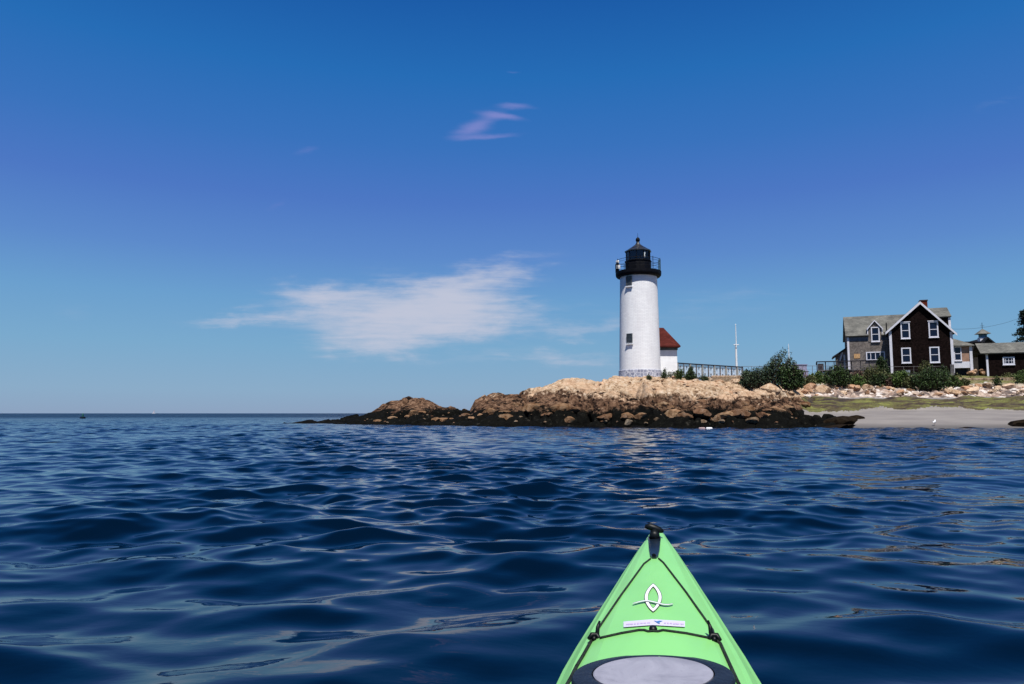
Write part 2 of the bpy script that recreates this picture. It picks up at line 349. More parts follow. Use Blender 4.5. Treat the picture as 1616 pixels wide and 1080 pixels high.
# ------------------------------------------------------------------ water
def water():
    r = [0.35]
    while r[-1] < 110: r.append(r[-1]+max(.012, .0038*r[-1]))
    while r[-1] < 14000: r.append(r[-1]*1.02)
    r = np.array(r)
    a_in = np.linspace(-52, 52, 860); a_out = np.linspace(52, 308, 66)[1:-1]
    ang = np.radians(np.concatenate([a_in, a_out])); nA = len(ang)
    R, A = np.meshgrid(r, ang, indexing='ij'); X = R*np.sin(A); Y = R*np.cos(A)
    dr = np.gradient(r)[:, None]+0*R
    Zh = np.zeros_like(R); DX = np.zeros_like(R); DY = np.zeros_like(R)
    g = np.random.default_rng(5)
    act = R[:, 0] < 900; n = act.sum()
    Xs, Ys, Rs, ds = X[:n], Y[:n], R[:n], dr[:n]
    # slicks and gusts: short ripples come and go in patches; calmer in the lee close by
    patch = np.clip(.72+2.3*fbm(Xs*.16+3, Ys*.10, 41, 4), .18, 1.6)
    near = .45+.55*sstep(Rs, 2.0, 7.0)
    bands = [(6.5, 3.2, 10, .014), (3.2, 1.5, 22, .040), (1.5, .7, 40, .105), (.7, .33, 54, .155), (.33, .16, 44, .115)]
    for lo_, hi_, cnt, slope in bands:
        for k in range(cnt):
            lam = math.exp(g.uniform(math.log(hi_), math.log(lo_))); kk = 2*math.pi/lam
            th = g.normal(-.12, .5 if lam > 1 else .55)+math.pi    # running towards the camera
            kx, ky = kk*math.sin(th), kk*math.cos(th); ph = g.uniform(0, 6.283)
            amp = slope*math.sqrt(2.0/cnt)/kk
            att = 1-sstep(ds*2.2/lam, .55, 1.1)
            if lam < .7: att = att*(.25+.75*patch)*near*(1 if lam > .33 else near)
            elif lam < 1.5: att = att*(.4+.6*patch)*(.5+.5*near)
            if not np.any(att > 0): continue
            q = kx*Xs+ky*Ys+ph; s_ = np.sin(q); c_ = np.cos(q)
            Zh[:n] += amp*att*s_
            ch = .85*amp*att
            DX[:n] += ch*c_*math.sin(th); DY[:n] += ch*c_*math.cos(th)
    V = np.stack([X+DX, Y+DY, Zh], -1).reshape(-1, 3)
    nR = len(r); i = np.arange(nR-1)[:, None]; j = np.arange(nA)[None, :]; j2 = (j+1) % nA
    Fq = np.stack([i*nA+j, i*nA+j2, (i+1)*nA+j2, (i+1)*nA+j], -1).reshape(-1, 4)
    # close the small hole under the camera
    c0 = len(V); V = np.vstack([V, [[0, 0, 0]]])
    m = bpy.data.materials.new('sea water'); m.use_nodes = True; q = NT(m.node_tree); b = q.n['Principled BSDF']
    pos = q.node('ShaderNodeNewGeometry').outputs['Position']
    b.inputs['Base Color'].default_value = (.0002, .0050, .0160, 1); b.inputs['Roughness'].default_value = .03; b.inputs['IOR'].default_value = 1.333
    dist = q.node('ShaderNodeVectorMath', operation='LENGTH'); q.link(pos, dist.inputs[0]); dl = dist.outputs['Value']
    h1 = q.noise(q.mapping(pos, (.8, 1.25, 1), (0, 0, .15)), 3.0, 4, .6, .25)
    h3 = q.noise(q.mapping(pos, (.6, 1.3, 1), (0, 0, -.1)), .8, 3, .6, .2)
    far = q.smooth(dl, 8, 60)
    b1 = q.node('ShaderNodeBump'); b1.inputs['Distance'].default_value = .10; q.put(b1.inputs['Strength'], q.math('ADD', .03, q.math('MULTIPLY', far, .55))); q.link(h1, b1.inputs['Height'])
    b2 = q.node('ShaderNodeBump'); b2.inputs['Distance'].default_value = 1.6; q.put(b2.inputs['Strength'], q.math('MULTIPLY', q.smooth(dl, 40, 250), .6)); q.link(h3, b2.inputs['Height']); q.link(b1.outputs[0], b2.inputs['Normal'])
    q.link(b2.outputs[0], b.inputs['Normal'])
    q.put(b.inputs['Roughness'], q.math('ADD', .02, q.math('MULTIPLY', q.smooth(dl, 25, 220), .30)))
    o = npmesh('sea_water', V, Fq, m)
    tag(o, 'deep blue rippled sea water filling the foreground to the horizon', 'water', kind='structure')
water()

# ------------------------------------------------------------------ terrain
TOP = np.array([(380,700),(455,672),(468,668),(490,663.5),(520,662.5),(542,661),(556,657),(590,650),(600,643),(620,637),(636,632),(652,631),(668,633),(680,639),(692,646),(703,646),(716,642),(730,638),(744,637),(750,629),(765,624),(782,621),(800,625),(830,619),(860,612),(880,607),(900,603),(930,600),(960,598),(985,597),(1040,598),(1100,600),(1140,601),(1165,602),(1200,606),(1240,609),(1290,611),(1400,606),(1700,600),(2300,600)], float)
YF = np.array([(380,66),(468,60),(560,56),(650,52),(750,47.5),(850,45),(1000,43.2),(1200,42.6),(1350,42),(2300,41.5)], float)
YR = np.array([(380,68),(468,63),(545,64),(650,63),(745,60),(850,62),(950,64),(1000,66),(1100,66),(1200,68),(1400,70),(2300,70)], float)
K = math.tan(TH)
def zpy(py, Y):
    b = (540-np.asarray(py, float))/F
    return CAMZ + Y*(math.sin(TH)+b*math.cos(TH))/(math.cos(TH)-b*math.sin(TH))
RK = [(38,-.5),(41.2,-.25),(42.5,.02)]
RB = np.array([(44,671),(48,659),(52,649),(56,640),(60,631.5),(62,627),(66,616),(70,606),(76,600),(83,593)], float)
RBY = np.array([k[0] for k in RK]+list(RB[:, 0])+[100, 200]); RBZ = np.array([k[1] for k in RK]+list(zpy(RB[:, 1], RB[:, 0]))+[5.5, 5.5])
def bound_px(X, Y):
    return 1268 + 62*(1-sstep(Y, 43.5, 49)) + 26*fbm(X*.5, Y*.5, 77, 4)
def height(X, Y, detail=True):
    X = np.asarray(X, float); Y = np.asarray(Y, float)
    px = pxof(X/Y)
    yf = np.interp(px, YF[:, 0], YF[:, 1])+1.2*fbm(X*.25, Y*.25, 5, 3); yr = np.interp(px, YR[:, 0], YR[:, 1])
    zr = zpy(np.interp(px, TOP[:, 0], TOP[:, 1]), yr)
    tt = (Y-yf)/(yr-yf); tc_ = np.clip(tt, 0, 1)
    prof = np.power(tc_, .70)
    zA = np.where(tt < 0, tt*(yr-yf)*.55, zr*prof)
    back = np.clip((Y-yr), 0, 200)
    keep = sstep(px, 925, 1010)
    zA = np.where(tt > 1, zr-(1-keep)*back*.45-keep*np.clip(back-70, 0, 99)*.3+keep*.0, zA)
    zA = np.maximum(zA, -1.2)
    zB = np.interp(Y, RBY, RBZ)
    pb = bound_px(X, Y)
    wB = sstep(px, pb-22, pb+22)
    if detail:
        sx = X*.72+.15*Y; sy = Y*1.0-.1*X
        wx = sx+.5*fbm(X*.6, Y*.6, 21, 3); wy = sy+.5*fbm(X*.6+9, Y*.6, 22, 3)
        d = .22+1.25*lumps(wx*.34, wy*.36, 31, .7, .8, .8, .16)+.50*lumps(wx*.80, wy*1.0, 35, .7)+.17*lumps(wx*2.0, wy*2.2, 39, .8)+.10*fbm(X*3, Y*3, 44, 4)
        env = np.clip(.40+zA/1.2, .2, 1)*(.38+.62*sstep(px, 760, 960))*(1-.5*sstep(zA, 2.0, 3.2))
        flat = sstep(Y-yr, 1.0, 5.0)*keep
        zA = zA+d*env*(1-flat)
        e = .10*fbm(X*.5, Y*.8, 51, 5)*sstep(Y, 44, 50)
        wd = weedmask(X, Y)
        e = e + wd*(.05+.30*np.clip(fbm(X*.6, Y*1.0, 61, 5)*2.4+.35, 0, 1))
        rb = sstep(Y, 61.5, 63)*(1-sstep(Y, 71, 74))
        e = e+rb*(.30*lumps(wx*.9, wy*.8, 91, .8, .8, .6)+.16*lumps(wx*2.1, wy*2.0, 95, .8)+.12)
        zB = zB+e
    return zA*(1-wB)+zB*wB
def weedmask(X, Y):
    lo_ = 52.2+9*fbm(X*.22, Y*.12, 71, 5)+1.5*sstep(X, 34, 44); hi_ = 60.6+1.2*fbm(X*.2, Y*.2, 73, 3)
    return sstep(Y, lo_, lo_+.4)*(1-sstep(Y, hi_-.3, hi_))
def terrain():
    px = np.concatenate([np.linspace(400, 1660, 1010), np.linspace(1665, 2250, 120)]); u = (px-808)*math.cos(TH)/F
    yy = np.concatenate([np.arange(38, 74, .09), np.linspace(74.2, 170, 110)])
    Y, Ug = np.meshgrid(yy, u, indexing='ij'); X = Ug*Y
    Zt = height(X, Y)
    PX = pxof(X/Y)
    V = np.stack([X, Y, Zt], -1).reshape(-1, 3); nR, nC = X.shape
    i = np.arange(nR-1)[:, None]; j = np.arange(nC-1)[None, :]
    Fq = np.stack([i*nC+j, i*nC+j+1, (i+1)*nC+j+1, (i+1)*nC+j], -1)
    isR = PX < bound_px(X, Y); yr = np.interp(PX, YR[:, 0], YR[:, 1])
    grass = (Y > yr+3.5+2*fbm(X*.3, Y*.3, 81, 3)) & (PX > 960)
    wd = weedmask(X, Y) > .5
    zone = np.where(isR, np.where(grass, 3, 0), np.where(wd, 2, np.where(Y < 61.8, 1, 3)))
    zf = zone[:-1, :-1]
    for k, nm, m, lab, cat, kd in ((0, 'rocky_shore', M_ROCK, 'tan brown and black banded granite ledge rising from the water', 'rocks', 'structure'),
                              (1, 'beach_sand', sandmat(), 'smooth grey sand beach right of the rocks', 'beach', 'structure'),
                              (2, 'seaweed', weedmat(), 'yellow green and brown seaweed mat lying across the beach', 'seaweed', 'stuff'),
                              (3, 'ground', soilmat(), 'stony grassy ground behind the rocks and under the houses', 'ground', 'structure')):
        fk = Fq[zf == k]
        idx, inv = np.unique(fk, return_inverse=True)
        o = npmesh(nm, V[idx], inv.reshape(-1, 4), m, smooth=(k != 0)); tag(o, lab, cat, kind=kd)
terrain()
def ghit(px, py):
    r = ray(px, py); Y = np.arange(40, 150, .05); X = r.x/r.y*Y; zr = CAMZ+r.z/r.y*Y
    h = height(X, Y); m = np.where(zr <= h)[0]
    if not len(m) or Y[m[0]] > 92: return P(px, py, 67.5)
    k = m[0]
    return Vector((X[k], Y[k], h[k]))
def gz(x, y): return float(height(np.array([x]), np.array([y]))[0])

# ------------------------------------------------------------------ boulders
def boulder_mesh(name, seed, cuts=11, sub=3):
    g = random.Random(seed); bm = bmesh.new(); bmesh.ops.create_icosphere(bm, subdivisions=sub, radius=1)
    planes = []
    for k in range(cuts):
        a = g.uniform(0, 6.28); z = g.uniform(-.6, 1); q = math.sqrt(1-z*z); planes.append((Vector((q*math.cos(a), q*math.sin(a), z)), g.uniform(.52, .86)))
    for v in bm.verts:
        d = v.co.normalized(); r = 1.0
        for n, dd in planes:
            c = d.dot(n)
            if c > .05: r = min(r, dd/c)
        p = d*r; x, y, z = p*2.2
        r += .06*float(fbm(np.array([x+seed]), np.array([y+z*1.3]), seed, 4)[0])
        v.co = Vector((d.x*r, d.y*r, d.z*r))
    me = bpy.data.meshes.new(name); bm.to_mesh(me); bm.free()
    me.polygons.foreach_set('use_smooth', [True]*len(me.polygons)); me.set_sharp_from_angle(angle=math.radians(22))
    return me
BPROTO = {}
def boulder(loc, sx, sy, sz, m, proto, label, group=None, name='boulder', rz=None, rng_=random):
    key = (proto, m.name)
    if key not in BPROTO:
        me = boulder_mesh(name, proto+3); me.materials.append(m); BPROTO[key] = me
    o = bpy.data.objects.new(name, BPROTO[key]); COL.objects.link(o)
    o.location = loc; o.scale = (sx, sy, sz); o.rotation_euler = (rng_.uniform(-.25, .25), rng_.uniform(-.25, .25), rng_.uniform(0, 6.28) if rz is None else rz)
    return tag(o, label, 'boulder', group)
# boulders the eye can single out on the dark ledge (pixel centre, width)
for px, py, wd, k, lab in [(1170,652,34,3,'wide flat-topped brown boulder low on the weedy ledge, right of centre'), (1110,664,14,2,'small pale boulder just above the waterline under the big brown hump'),
                      (1139,664,14,2,'small pale wet boulder between two larger ones near the waterline'), (991,667,18,2,'pale grey slanting boulder near the waterline below the lighthouse'),
                      (1187,664,26,2,'low grey slab at the waterline under the wide flat-topped boulder'), (1204,655,24,3,'brown sloping boulder at the right end of the dark ledge'),
                      (1110,651,30,3,'large humped brown boulder in the middle of the ledge'), (1058,645,24,3,'brown boulder with a split face left of the large hump'),
                      (984,657,14,3,'small brown boulder wedged above the pale slanting one'), (1036,660,12,2,'upright pale boulder leaning in the dark weed')]:
    p = ghit(px, py+3); r = wd/2/F*p.y
    boulder(p+Vector((0, .3*r, .1*r)), r, r*.9, r*.62, M_DIMBOULD[0 if k == 3 else 1], (px*7) % 6, lab, rz=random.uniform(-.3, .3))
for k in range(55):       # wet pale stones in the weed along the waterline
    px = random.uniform(560, 1270); top = float(np.interp(px, TOP[:, 0], TOP[:, 1])); py = random.uniform(max(646, top+8), 669); wd = random.uniform(2.2, 7.5)
    p = ghit(px, py); r = wd/2/F*p.y
    if p.z < .05: continue
    boulder(p+Vector((0, 0, .1*r)), r, r, r*.7, M_DIMBOULD[k % 2], k % 8, 'small wet stone lying in the dark weed on the lower ledge', 'small stones in the dark weed of the ledge', name='stone')
M_LUMP = [rockmat('brown ledge granite', False, (.44, .36, .30)), rockmat('dark ledge granite', False, (.30, .24, .21)), rockmat('light ledge granite', False, (.56, .49, .43))]
for k in range(46):       # big lumps that stand out of the brown and black part of the ledge
    px = 590+(k+random.random())*680/46; top = float(np.interp(px, TOP[:, 0], TOP[:, 1])); py = random.uniform(max(top+16, 636), 662); wd = random.uniform(15, 40)*(.6 if px < 760 else 1)
    if py < top+8: continue
    p = ghit(px, py+wd*.1); r = wd/2/F*p.y
    boulder(p+Vector((0, .45*r, -.02*r)), r, r*.8, r*random.uniform(.36, .6), M_LUMP[random.choice((0, 0, 1, 2))], k % 8, 'rounded brown boulder bedded in the brown and black flank of the ledge', 'brown boulders bedded in the flank of the ledge', rz=random.uniform(-.3, .3))
for k in range(60):       # angular blocks over the upper ledge
    px = random.uniform(880, 1262); top = float(np.interp(px, TOP[:, 0], TOP[:, 1])); py = top+abs(random.gauss(3, 12))+1
    if py > 640: continue
    p = ghit(px, py); wd = random.uniform(7, 22); r = wd/2/F*p.y
    boulder(p+Vector((0, .2, -.22*r)), r, r*.9, r*random.uniform(.38, .62), M_BOULD[3] if py > 628 else M_BOULD[random.choice((0, 0, 0, 1, 2))], k % 8, 'angular tan granite block sitting on the upper ledge', 'tan granite blocks on the upper ledge')
for px, py, wd, k, lab in [(1066,594,14,0,'rounded pale boulder beside the dark cedar right of the lighthouse'),(1046,598,9,3,'small dark brown boulder at the foot of the lighthouse annex'),(1120,597,18,2,'grey-white boulder under the footbridge'),
                      (1160,600,20,0,'tall pale split boulder left of the windswept bush'),(1215,615,36,0,'long pale boulder below the windswept bush'),(1257,609,13,2,'pointed grey boulder at the right foot of the windswept bush'),
                      (1278,612,26,1,'big pinkish block at the left end of the rubble bank'),(1301,616,30,0,'big cream block at the left end of the rubble bank')]:
    p = ghit(px, py+4); r = wd/2/F*p.y
    boulder(p+Vector((0, .3*r, .2*r)), r, r*.85, r*.62, M_BOULD[k], (px*5) % 8, lab, rz=random.uniform(-.4, .4))
for k in range(150):      # rubble bank above the beach
    px = random.uniform(1268, 1700); q = random.random()**.8
    py = 626.5-q*17-random.random()*2; wd = random.choice((5, 6, 7, 8, 10, 12, 15, 19))*random.uniform(.8, 1.25)
    p = ghit(px, py); r = wd/2/F*p.y
    boulder(p+Vector((0, 0, .05*r)), r, r*.8, r*random.uniform(.45, .7), M_BOULD[random.choice((0, 0, 1, 1, 2, 3, 4, 4) if px < 1560 else (2, 1, 4, 4, 0))], k % 8, 'mixed tan pink and white stone in the rubble bank above the beach', 'stones of the rubble bank above the beach')
for px, py, wd, lab in [(1574,612,14,'whitish round boulder left of the largest white boulder'),(1594,611,26,'largest white boulder in front of the dark hut'),(1613,616,12,'white boulder at the right edge of the photo')]:
    p = ghit(px, py+3); r = wd/2/F*p.y; boulder(p+Vector((0, 0, .25*r)), r, r*.8, r*.6, M_BOULD[4], px % 8, lab, rz=.1)
# retaining wall of flat grey slabs below the hut
for row, (py, n) in enumerate([(603.5, 14), (598.0, 13)]):
    for k in range(n):
        px = 1494+k*13.5+row*6+random.uniform(-2, 2); wd = random.uniform(10, 17); p = P(px, py+2, 74.5+row*1.5)
        me = MB(); r = wd/2/F*75; hh = random.uniform(.17, .24)
        me.box(-r, r, -.6, .6, -hh, hh)
        o = me.build('stone_slab', M_BOULD[2], bevel=.06, loc=p, yaw=random.uniform(-.15, .15)); o.rotation_euler[1] = random.uniform(-.08, .08)
        tag(o, 'flat grey slab in the low dry stone wall below the dark hut', 'stone slab', 'grey slabs of the low wall below the hut')
# brown stone heap between porch and hut
for k in range(14):
    px = random.uniform(1530, 1568); py = 590-random.random()*9*(1-abs(px-1548)/26); p = P(px, py, 82.5); r = random.uniform(.2, .45)
    boulder(p, r, r, r*.7, M_BOULD[1 if k % 3 else 3], k % 8, 'reddish stone in the heap between the tan porch and the dark hut', 'reddish stones heaped beside the hut')
# black weed-covered rocks on the beach edge
M_BLACK = rockmat('weed covered rock', False, (.035, .033, .028))
for px, py, wd, ht, lab in [(1322,664,66,.42,'long black weed-covered rock at the left end of the beach'),(1351,657,34,.42,'black humped rock with a pale crack on the grey sand'),(1316,672,80,.28,'low black rock spur running into the water at the left of the beach'),
                       (1524,673,42,.20,'low black rock awash at the water edge of the beach'),(1634,668,112,.72,'black weed-covered rock cut by the right edge of the photo')]:
    p = ghit(px, py+4); r = wd/2/F*p.y
    boulder(p+Vector((0, 0, -.05)), r, r*.55, ht, M_BLACK, (px+2) % 7, lab, rz=0.0)

# ------------------------------------------------------------------ lighthouse
LY = 70.0; LC = P(1010.3, 600, LY); LZ = zat(600, LY)-.25
def lz(py): return zat(py, LY)-LZ
lh = tag(empty('lighthouse', (LC.x, LY, LZ)), 'white brick lighthouse tower with black lantern standing on the rocks', 'lighthouse')
toC = math.atan2(-LY, -LC.x)     # direction from tower to camera
def whitebrick():
    m = bpy.data.materials.new('white painted brick'); m.use_nodes = True; q = NT(m.node_tree); b = q.n['Principled BSDF']
    co = q.node('ShaderNodeTexCoord').outputs['Object']; s_ = q.node('ShaderNodeSeparateXYZ'); q.link(co, s_.inputs[0])
    a = q.math('MULTIPLY', q.math('ARCTAN2', s_.outputs[1], s_.outputs[0]), 1.85)
    br = q.node('ShaderNodeTexBrick'); q.link(q.comb(a, s_.outputs[2], 0.0), br.inputs['Vector']); br.inputs['Scale'].default_value = 1
    br.inputs['Brick Width'].default_value = .42; br.inputs['Row Height'].default_value = .13; br.inputs['Mortar Size'].default_value = .01
    br.inputs['Color1'].default_value = (.93, .93, .94, 1); br.inputs['Color2'].default_value = (.86, .86, .87, 1); br.inputs['Mortar'].default_value = (.72, .72, .74, 1)
    n = q.noise(q.mapping(co, (1, 1, .35)), 1.2, 7, .68)
    c = q.mix(1.0, br.outputs[0], q.ramp(n, [(.32, (.90, .89, .90, 1)), (.6, (1, 1, 1, 1))]), 'MULTIPLY')
    spots = q.smooth(q.noise(co, 4.5, 4, .7), .70, .76)
    c = q.mix(q.math('MULTIPLY', spots, .5), c, S(150, 140, 120))
    q.link(c, b.inputs['Base Color']); b.inputs['Roughness'].default_value = .7; b.inputs['Specular IOR Level'].default_value = .2
    bn = q.node('ShaderNodeBump'); bn.inputs['Strength'].default_value = .4; bn.inputs['Distance'].default_value = .02
    q.link(q.math('SUBTRACT', q.noise(co, 9, 4), br.outputs['Fac']), bn.inputs['Height']); q.link(bn.outputs[0], b.inputs['Normal']); return m
M_WB = whitebrick()
M_BLACKP = mat('black iron paint', (.004, .0045, .008), .6, .12, .3, 4)
M_WHITE = mat('white painted wood', (.78, .78, .80), .6, .3, .05, 3)
M_GLASS = plain('dark window glass', (.006, .009, .018), .05, .6)
rt, rb = 1.775, 1.955
MB().lathe([(rb, lz(585)), (rb-.02, lz(560)), (rt+.02, lz(450)), (rt, lz(436))], 96).build('tower_wall', M_WB, lh, smooth='auto')
# stone foundation
m = bpy.data.materials.new('grey rubble stone'); m.use_nodes = True; q = NT(m.node_tree); b = q.n['Principled BSDF']
co = q.node('ShaderNodeTexCoord').outputs['Object']; vo = q.node('ShaderNodeTexVoronoi', feature='DISTANCE_TO_EDGE'); vo.inputs['Scale'].default_value = 3.2; q.link(co, vo.inputs['Vector'])
vc = q.node('ShaderNodeTexVoronoi'); vc.inputs['Scale'].default_value = 3.2; q.link(co, vc.inputs['Vector'])
c = q.mix(q.smooth(vo.outputs['Distance'], .02, .1), (.62, .62, .66, 1), q.ramp(vc.outputs['Color'], [(.2, (.16, .17, .24, 1)), (.8, (.40, .41, .5, 1))])); q.link(c, b.inputs['Base Color']); b.inputs['Roughness'].default_value = .9
M_RUB = m
MB().lathe([(2.12, lz(604)), (2.06, lz(598)), (2.03, lz(585.5)), (1.9, lz(584.6))], 64).build('stone_foundation', M_RUB, lh, smooth='auto')
MB().lathe([(1.77, lz(438.6)), (2.08, lz(438)), (2.17, lz(436.3)), (2.2, lz(433.5)), (2.2, lz(430)), (1.2, lz(429.4))], 64).build('gallery_deck', M_BLACKP, lh, smooth='auto')
MB().lathe([(1.27, lz(430)), (1.27, lz(414.6)), (1.33, lz(414)), (1.33, lz(413)), (1.1, lz(412.8))], 10).build('lantern_parapet', M_BLACKP, lh)
roof = MB().lathe([(1.12, lz(399)), (1.3, lz(398.4)), (1.31, lz(397)), (1.0, lz(394.2)), (.62, lz(390.3)), (.3, lz(386.8)), (.19, lz(384.5)), (.15, lz(382.5))], 10)
M_ROOFL = mat('weathered black lantern roof', (.03, .03, .035), .3, .8, .5, 3, .3, 6)
lr = roof.build('lantern_roof', M_ROOFL, lh)
ball = MB().lathe([(.14, lz(383)), (.15, lz(381.6)), (.2, lz(380.6)), (.21, lz(378.6)), (.18, lz(376.8)), (.09, lz(375.4)), (.05, lz(374.8))], 16); ball.build('ventilator_ball', M_BLACKP, lr, smooth=True)
MB().lathe([(.022, lz(375.5)), (.012, lz(369)), (.004, lz(367.5))], 6).build('lightning_rod', M_BLACKP, lr)
# lantern glazing: bars and panes
gb = MB(); N = 10
for k in range(N):
    a = 2*math.pi*k/N; x, y = 1.16*math.cos(a), 1.16*math.sin(a); gb.bar((x, y, lz(413.2)), (x, y, lz(398)), .045, 4)
gb.build('glazing_bars', M_BLACKP, lh)
gm = bpy.data.materials.new('lantern pane glass'); gm.use_nodes = True; q = NT(gm.node_tree); b = q.n['Principled BSDF']; out = q.n['Material Output']
tr = q.node('ShaderNodeBsdfTransparent'); tr.inputs[0].default_value = (.42, .52, .62, 1); gl = q.node('ShaderNodeBsdfGlossy'); gl.inputs['Roughness'].default_value = .03
mx = q.node('ShaderNodeMixShader'); fr = q.node('ShaderNodeFresnel'); fr.inputs[0].default_value = 1.5; q.link(fr.outputs[0], mx.inputs[0]); q.link(tr.outputs[0], mx.inputs[1]); q.link(gl.outputs[0], mx.inputs[2]); q.link(mx.outputs[0], out.inputs[0])
for k in range(N):
    a0, a1 = 2*math.pi*k/N, 2*math.pi*(k+1)/N
    c0 = Vector((1.14*math.cos(a0), 1.14*math.sin(a0), 0)); c1 = Vector((1.14*math.cos(a1), 1.14*math.sin(a1), 0)); nn = (c0+c1).normalized()*.012
    z0, z1 = lz(413), lz(398.4)
    MB().add([c0+Vector((0,0,z0)), c1+Vector((0,0,z0)), c1+Vector((0,0,z1)), c0+Vector((0,0,z1)), c0+nn+Vector((0,0,z0)), c1+nn+Vector((0,0,z0)), c1+nn+Vector((0,0,z1)), c0+nn+Vector((0,0,z1))],
             [(0,1,2,3),(7,6,5,4),(0,4,5,1),(3,2,6,7),(1,5,6,2),(0,3,7,4)]).build('lantern_pane', gm, lh)
MB().lathe([(.8, lz(413)), (.8, lz(404)), (.84, lz(403.5)), (.84, lz(399.5)), (.2, lz(399))], 16).build('lamp_pedestal', M_BLACKP, lh, smooth='auto')
# pale lens / blind seen through the right of the glazing
rx = Vector((-math.sin(toC), math.cos(toC), 0)); fw = Vector((math.cos(toC), math.sin(toC), 0))
lens = MB(); cpt = rx*.55+fw*.86
lens.lathe([(.10, lz(410.5)), (.17, lz(409)), (.11, lz(406)), (.16, lz(403)), (.15, lz(401)), (.05, lz(399.8))], 14, (cpt.x, cpt.y)); lens.build('beacon_lens', mat('pale lens', (.75, .78, .76), .2, .6, .1), lh, smooth=True)
# gallery railing
rail = MB(); pr = 2.13
for zz in (412.2, 415.5, 420.5, 425):
    pts = [(pr*math.cos(2*math.pi*k/40), pr*math.sin(2*math.pi*k/40), lz(zz)) for k in range(41)]
    rail.tube(pts, .022 if zz < 414 else .014, 5)
rail.build('railing', M_BLACKP, lh)
for k in range(10):
    a = 2*math.pi*(k+.35)/10; MB().tube([(pr*math.cos(a), pr*math.sin(a), lz(430)), (pr*math.cos(a), pr*math.sin(a), lz(410.3))], .028, 6).build('railing_post', M_BLACKP, lh)
# fine mesh panels on the right of the gallery
nm = MB()
a_r = toC+math.radians(78)
for k in range(14):
    a = a_r+math.radians(-14+k*3.0); nm.bar((pr*math.cos(a), pr*math.sin(a), lz(429.5)), (pr*math.cos(a), pr*math.sin(a), lz(413)), .012, 4)
nm.build('mesh_panel', mat('greenish wire', (.06, .12, .13), .5), lh)
# fog signal and box on the left of the gallery
fx = -rx*2.02+fw*.35
eq = empty('fog_signal', (0, 0, 0)); eq.parent = lh
MB().box(fx.x-.16, fx.x+.16, fx.y-.2, fx.y+.2, lz(430), lz(417)).build('signal_stand', M_BLACKP, eq)
fb = fx+rx*.12+fw*.26
MB().box(fb.x-.17, fb.x+.17, fb.y-.1, fb.y+.1, lz(425.6), lz(419.6)).build('white_box', M_WHITE, eq, bevel=.015)
MB().lathe([(.12, lz(416.9)), (.17, lz(415.2)), (.17, lz(413)), (.11, lz(411.2)), (.03, lz(410.7))], 14, (fx.x+.03, fx.y)).build('beacon_lamp', M_WHITE, eq, smooth=True)
# windows on the tower
for py0, py1, pxc in ((440, 455, 995.5), (529, 544, 995.0)):
    zc = lz((py0+py1)/2); hh = (lz(py0)-lz(py1))/2*.9; r = rt+.02 if py0 < 500 else rt+.13
    wdw = empty('window', (0, 0, 0)); wdw.parent = lh
    phi = math.asin((pxc-1010.3)/F*LY/r/1.02); a = toC+phi
    wdw.location = (math.cos(a)*(r+.03), math.sin(a)*(r+.03), zc); wdw.rotation_euler[2] = a+math.pi/2
    ww = .27
    MB().box(-ww, ww, -.02, .1, -hh, hh).build('pane', M_GLASS, wdw)
    fr_ = MB()
    for x in (-ww, ww): fr_.box(x-.03, x+.03, -.06, .1, -hh-.03, hh+.03)
    for z in (-hh, hh): fr_.box(-ww+.032, ww-.032, -.055, .1, z-.03, z+.03)
    fr_.build('window_frame', mat('grey window frame', (.07, .08, .09), .6), wdw)
    mt = MB()
    for k in (-1, 0, 1): mt.box(k*ww/2-.011, k*ww/2+.011, -.035, -.015, -hh+.03, hh-.03)
    for k in range(-2, 3): mt.box(-ww+.03, ww-.03, -.038, -.022, k*hh/3-.011, k*hh/3+.011)
    mt.build('muntins', mat('pale muntin', (.10, .115, .13), .6), wdw)
    MB().box(-ww-.09, ww+.09, -.14, .1, -hh-.2, -hh-.1).build('sill', M_WHITE, wdw)

# annex (a building of its own butted to the tower)
FA = Frame(P(1043, 590, 70.6), 0.0)
ax = tag(empty('service_building', FA.O, 0), 'small white brick annex with red hipped roof behind the lighthouse', 'building')
M_RED = shingle('red roof shingles', (.085, .020, .017), (.035, .01, .009), .16, .3, .25, axis='slope')
x0 = FA.hit(1022, 560)[0]; x1, zt = FA.hit(1068.3, 546); zb = FA.hit(1050, 600)[1]
mw = mat('white annex brick', (.88, .88, .89), .7, .2, .05, 2, .25, 14)
MB().box(x0, x1, 0, 3.4, zb, zt).build('wall', mw, ax)
ov = .42; ex = FA.hit(1074, 546, -ov)[0]; rz_ = FA.hit(1047, 517.5, 1.7)[1]; rxx = FA.hit(1047, 517.5, 1.7)[0]
ez = zt-.02
rf = MB(); A_ = (x0-.3, -ov, ez); B_ = (ex, -ov, ez); C_ = (ex, 3.4+ov, ez); D_ = (x0-.3, 3.4+ov, ez); R0 = (x0-.3, 1.7, rz_); R1 = (rxx, 1.7, rz_)
dn = lambda p: (p[0], p[1], p[2]-.14)
rf.add([A_, B_, C_, D_, R0, R1, dn(A_), dn(B_), dn(C_), dn(D_)], [(0,1,5,4), (1,2,5), (2,3,4,5), (3,0,4), (0,6,7,1), (1,7,8,2), (2,8,9,3), (3,9,6,0), (6,9,8,7)])
rf.build('roof', M_RED, ax)
MB().box(x0, x1+.06, -.05, -.003, zt-.42, zt-.17).build('fascia_board', mat('grey green trim', (.10, .12, .12), .7), ax)

